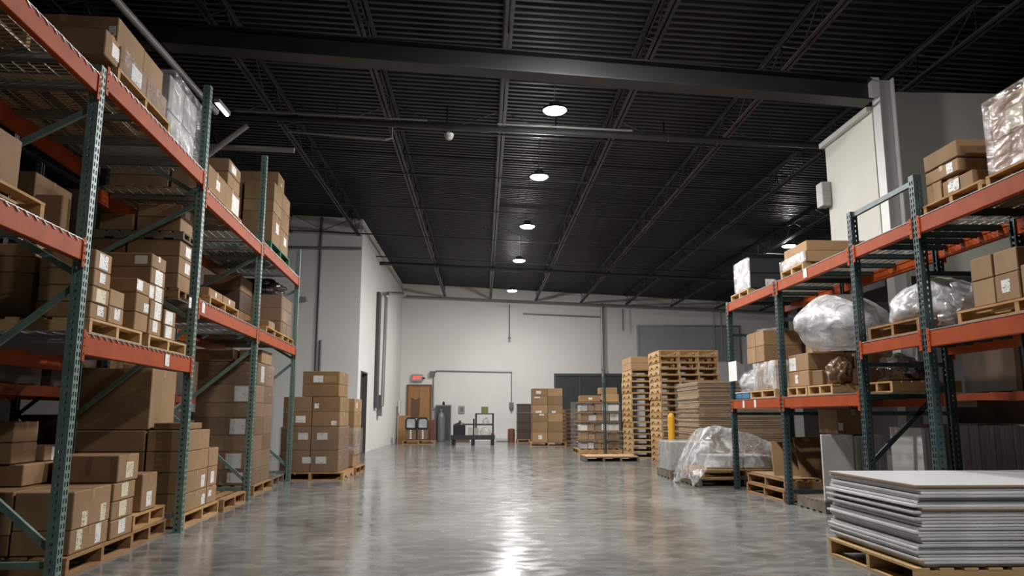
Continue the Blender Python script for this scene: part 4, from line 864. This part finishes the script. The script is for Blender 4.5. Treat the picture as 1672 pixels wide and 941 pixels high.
panels(5, 4.26, .043, 7.42, 8.0, .133, .79, 'just left of the rear post')
panels(21, 4.59, .049, 7.4, 8.02, .133, .815, 'behind the white board stack')
carton(FW, 4.86, 5.55, 7.45, 7.98, .957, 1.19, 'dark brown carton lying on the standing panels at the right edge', None, [], 'dark_card')
carton(FW, 3.9, 4.28, 8.42, 8.9, .835, 1.11, 'dim brown carton resting on the standing panels under the low right shelf', 'w', [('w0',.1,.3,.05,.08)], 'kraft4')
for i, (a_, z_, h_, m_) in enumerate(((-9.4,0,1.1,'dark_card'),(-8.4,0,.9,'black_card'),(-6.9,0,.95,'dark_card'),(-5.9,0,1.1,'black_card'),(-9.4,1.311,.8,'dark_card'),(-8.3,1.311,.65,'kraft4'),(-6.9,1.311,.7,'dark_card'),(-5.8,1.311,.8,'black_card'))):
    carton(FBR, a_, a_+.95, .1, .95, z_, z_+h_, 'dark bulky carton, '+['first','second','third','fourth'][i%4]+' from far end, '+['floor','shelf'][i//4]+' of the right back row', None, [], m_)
o = G().bbox(4.76,4.895,10.25,10.44,3.95,4.3,.01); 
for k in range(5): o.box(4.78,4.88,10.243,10.249,4.0+k*.055,4.03+k*.055)
tag(o.build('vent_box','steelgrey'), 'small grey louvred box on the far edge of the cream mezzanine wall', 'vent')
# right low shelf
zR = RL+.011
for i, (a_, b_) in enumerate(((10.88,11.03),(10.50,10.86))):
    y1_, y0_ = ((11.03-.0), 10.78) if i == 0 else (10.76, 10.46)
    r = tag(empty('blue_tote', FRT.at(-(y0_+y1_)/2, .22, zR), FRT.a), ['left','right'][i]+' small blue plastic tote on the low shelf by the first right post', 'tote')
    Lh = (y1_-y0_)/2; g = G().bbox(-Lh,Lh,-.17,.17,0,.085,.01); g.build('body','blue', r); G().bbox(-Lh-.004,Lh+.004,-.175,.175,.0855,.097,.003).build('rim','white', r)
blob(FRT, -10.72, .22, zR+.1, .3, .2, .22, 'clear plastic bag of foam on the blue totes', 'film_white', .3, 16, sub=3)
o = G().box(3.585,3.592,10.75,11.09,1.52,1.8).build('white_sheet','white'); o2 = tag(o, 'white sheet hanging on the first right post above the low shelf', 'sheet')
pallet(FRT, *YR(9.52, 10.42), .05, 1.04, zR, .1, 'pallet on the low right shelf under the bagged cartons', m='wood3')
NP = 'bagged stack on low right shelf'
grid(FRT, (-10.3, -9.95, -9.58), (.12, .6), (zR+.103, 1.56, 1.735), 'base of the '+NP, 'brown', cols=['left','right'], m=['kraft0','kraft2'], tape=None)
grid(FRT, (-10.62, -10.28, -9.96), (.1, .62), (1.738, 1.955, 2.155), NP, 'tan', cols=['left','right'], m=['kraft2','kraft0'], tape='w')
film_box(FRT, -10.36, -9.55, .085, .64, zR+.106, 1.73, 'crumpled clear bag round the lower cartons of the bagged stack', 'film_white', .035, top=False, seed=17)
blob(FRT, -10.3, .35, 2.158, .25, .2, .04, 'loose clear film lying over the bagged stack top', 'film_mid', .5, 19, sub=3, name='plastic_sheet')
carton(FRT, -9.48, -9.28, .45, .86, zR+.0, 2.0, 'tall tan carton half hidden behind the second right post', None, [], 'tan')
pallet(FRT, *YR(8.57, 9.13), .05, 1.04, zR, .105, 'left pallet on the low right shelf after the second post', m='wood3')
pallet(FRT, *YR(7.93, 8.54), .05, 1.04, zR, .105, 'right pallet on the low right shelf after the second post', m='wood3')
NQ = 'low right shelf after second post'
grid(FRT, (-9.14, -8.56), (.08, .6), (zR+.108, 1.545, 1.745), NQ, 'large brown', m=['kraft2','kraft0'], tape='w', labs={(0,1):[('w0',.22,.45,.2,.15)],(0,0):[('w0',.4,.5,.08,.1)]})
carton(FRT, -9.1, -8.56, .62, 1.02, zR+.108, 1.74, 'tall tan carton at the back of the low right shelf after second post', None, [], 'tan')
carton(FRT, -8.42, -8.05, .5, .95, zR+.108, 1.55, 'brown carton behind the brown bag on the low right shelf', None, [], 'kraft3')
carton(FRT, -8.47, -8.27, .08, .32, zR+.108, 1.53, 'small crumpled brown carton beside the large cartons, low right shelf', 'u', [], 'kraft4', rot=.15)
blob(FRT, -8.06, .2, zR+.108, .14, .13, .17, 'shiny brown wrapped bundle left of the third right post', 'brown_film', .3, 21, name='wrapped_bundle', cat='bundle', flat=.6, freq=3.2)
pallet(FRT, *YR(7.3, 7.9), .35, 1.04, zR, .11, 'pallet at the back of the low right shelf behind the third post', m='wood')
blob(FRT, -7.62, .62, zR+.113, .26, .2, .19, 'dark shiny plastic bag on the low right shelf behind the third post', 'black_film', .3, 22, sub=4)
# things further right seen under the middle shelf stand on the back row
# big clear sack bulging off the shelf, third post
blob(FRT, -8.25, .36, 1.752, .5, .5, .34, 'large round clear plastic sack bulging out beside the third right post', 'film_sack', .12, 23, flat=.75, freq=1.6)
# right middle shelf
zRM = RM+.011
pallet(FRT, *YR(6.24, 7.1), .05, 1.04, zRM, .125, 'brown pallet on the middle right shelf between third and fourth posts', m='wood2')
blob(FRT, -6.66, .52, zRM+.128, .42, .46, .3, 'smooth clear plastic heap on the pallet between third and fourth right posts', 'film_sack', .16, 24, flat=.25, freq=1.5)
pallet(FRT, *YR(4.4, 5.72), .05, 1.04, zRM, .1, 'pallet under the plain cartons on the middle right shelf', m='wood')
blob(FRT, -5.9, .4, zRM, .105, .3, .27, 'crinkled clear film ball right of the fourth right post', 'film_mid', .6, 25, flat=.3, freq=3)
NX = 'middle right shelf right of fourth post'
grid(FRT, (-5.55, -5.29, -5.03), (.07, .6), (zRM+.103, 2.03, 2.2), NX, 'plain brown', cols=['left','right'], m=['kraft2','kraft0'], tape=None, labs={(1,0):[('w0',.45,.55,.09,.09)]})
carton(FRT, -5.02, -4.5, .07, .6, zRM+.103, 2.06, 'plain brown carton with label at the right edge, middle right shelf', None, [('w0',.3,.6,.09,.09)], 'kraft2')
# right top shelf
zRT = RT+.011
pallet(FRT, *YR(10.3, 11.04), .05, 1.0, zRT, .1, 'pallet under the black and white wrapped load, top right shelf', m='wood3')
grid(FRT, (-10.84, -10.56, -10.27), (.08, .85), (zRT+.103, 2.98, 3.19), 'far end of the top right shelf', 'black', cols=['left','right'], m=['black_card'], tape=None, labs={(1,0):[('u1',.35,.35,.13,.1)]})
o = film_box(FRT, -10.86, -10.255, .05, .075, zRT+.106, 3.2, 'white plastic sheet over the aisle side of the black load', 'film_white', .012, seed=26, name='plastic_sheet')
pallet(FRT, *YR(8.46, 9.13), .05, 1.04, zRT, .1, 'pallet under the flat cartons on the top right shelf', m='wood3')
carton(FRT, -9.15, -8.44, .08, 1.05, zRT+.103, 2.905, 'lower wide flat carton on the top right shelf, plastic on its end', None, [], 'tan')
carton(FRT, -9.12, -8.46, .10, 1.25, 2.908, 3.03, 'upper wide flat carton on the top right shelf below the single lamp', None, [], 'tan')
film_box(FRT, -9.16, -8.43, .055, .075, zRT+.106, 2.90, 'clear plastic on the aisle end of the lower wide flat carton', 'film_mid', .006, seed=27, name='plastic_sheet')
pallet(FRT, *YR(5.29, 6.04), .05, 1.04, zRT, .085, 'pallet under the mixed cartons right of the fourth right post top', m='wood')
NZ = 'top right shelf beside the white column'
zz = zRT+.088
carton(FRT, -6.03, -5.82, .08, .6, zz, 2.92, 'left low carton, '+NZ, 'w', [], 'kraft2')
carton(FRT, -5.81, -5.6, .08, .6, zz, 2.89, 'right low carton with two labels, '+NZ, 'w', [('w0',.5,.5,.06,.08),('w0',.85,.5,.08,.09)], 'kraft0')
carton(FRT, -5.59, -5.42, .08, .55, zz, 2.88, 'small end carton with white label, '+NZ, None, [('u1',.55,.85,.13,.08)], 'kraft3')
carton(FRT, -6.03, -5.58, .08, .6, 2.923, 3.03, 'middle carton with white label, '+NZ, 'w', [('w0',.75,.5,.08,.08)], 'kraft2')
carton(FRT, -6.02, -5.56, .07, .75, 3.033, 3.17, 'topmost long carton with dark oval mark, '+NZ, None, [('u1',.45,.6,.12,.025,'kraftpaper')], 'kraft1')
pallet(FRT, *YR(4.0, 5.24), .05, 1.05, zRT, .085, 'pallet under the big wrapped load at the right edge', m='wood')
grid(FRT, (-5.19, -4.62, -4.02), (.09, 1.0), (zz+.01, 3.0, 3.28), 'big wrapped load at the right edge', 'pinkish', cols=['left','right'], m=['kraft2'], tape=None, labs={(0,1):[('w0',.45,.35,.17,.15,'label_y')]})
film_box(FRT, -5.215, -4.0, .06, 1.03, zz+.003, 3.31, 'shiny film round the big load at the upper right edge', 'film_pink', .01, seed=28)
# ---- white board stack at front right
pallet(FW, 2.64, 5.15, 4.78, 5.98, 0, .125, 'pale pallet under the white board stack at front right', m='wood3', along='u', ns=3, boards=17)
nb = 25
for i in range(nb):
    last = i == nb-1
    t_ = .0165; z_ = .1275+i*.0197; j = R.uniform(-.03,.03)*(0 if last else 1); q = R.uniform(-.015,.02)*(0 if last else 1)
    o = empty('laminate_board', (3.93+j, 5.40+q, z_)); tag(o, f'white laminated board, {rown(i,nb)} of the front right stack', 'board')
    mm = 'boardbrown' if last else R.choice(['boardedge','boardedge2','boardedge2','boardedge','boardbrown'] if i % 5 == 2 else ['boardedge','boardedge2','boardedge'])
    G().bbox(-1.24,1.24,-.61,.61,0,t_-.003,.002).build('core', mm, o)
    G().box(-1.239,1.239,-.609,.609,t_-.0028,t_).build('laminate', 'whiteboard', o)
# ------------------------------------------------------------------ render look
w = bpy.data.worlds.new('world'); sc.world = w; w.use_nodes = True
w.node_tree.nodes['Background'].inputs['Color'].default_value = (.01,.01,.012,1)
vs = sc.view_settings; vs.view_transform = 'Standard'; vs.look = 'None'; vs.gamma = 1; vs.use_curve_mapping = False; vs.exposure = 0
try:
    sc.cycles.use_denoising = True; sc.cycles.max_bounces = 8; sc.cycles.transparent_max_bounces = 16; sc.cycles.caustics_reflective = False; sc.cycles.caustics_refractive = False
    sc.cycles.sample_clamp_indirect = 6
except Exception: pass
for l, n in LABELS.items():
    if len(n) > 1: print('SAMELABEL', l, len(n))
    k = len(l.split())
    if k < 4 or k > 16: print('WORDS', k, l)
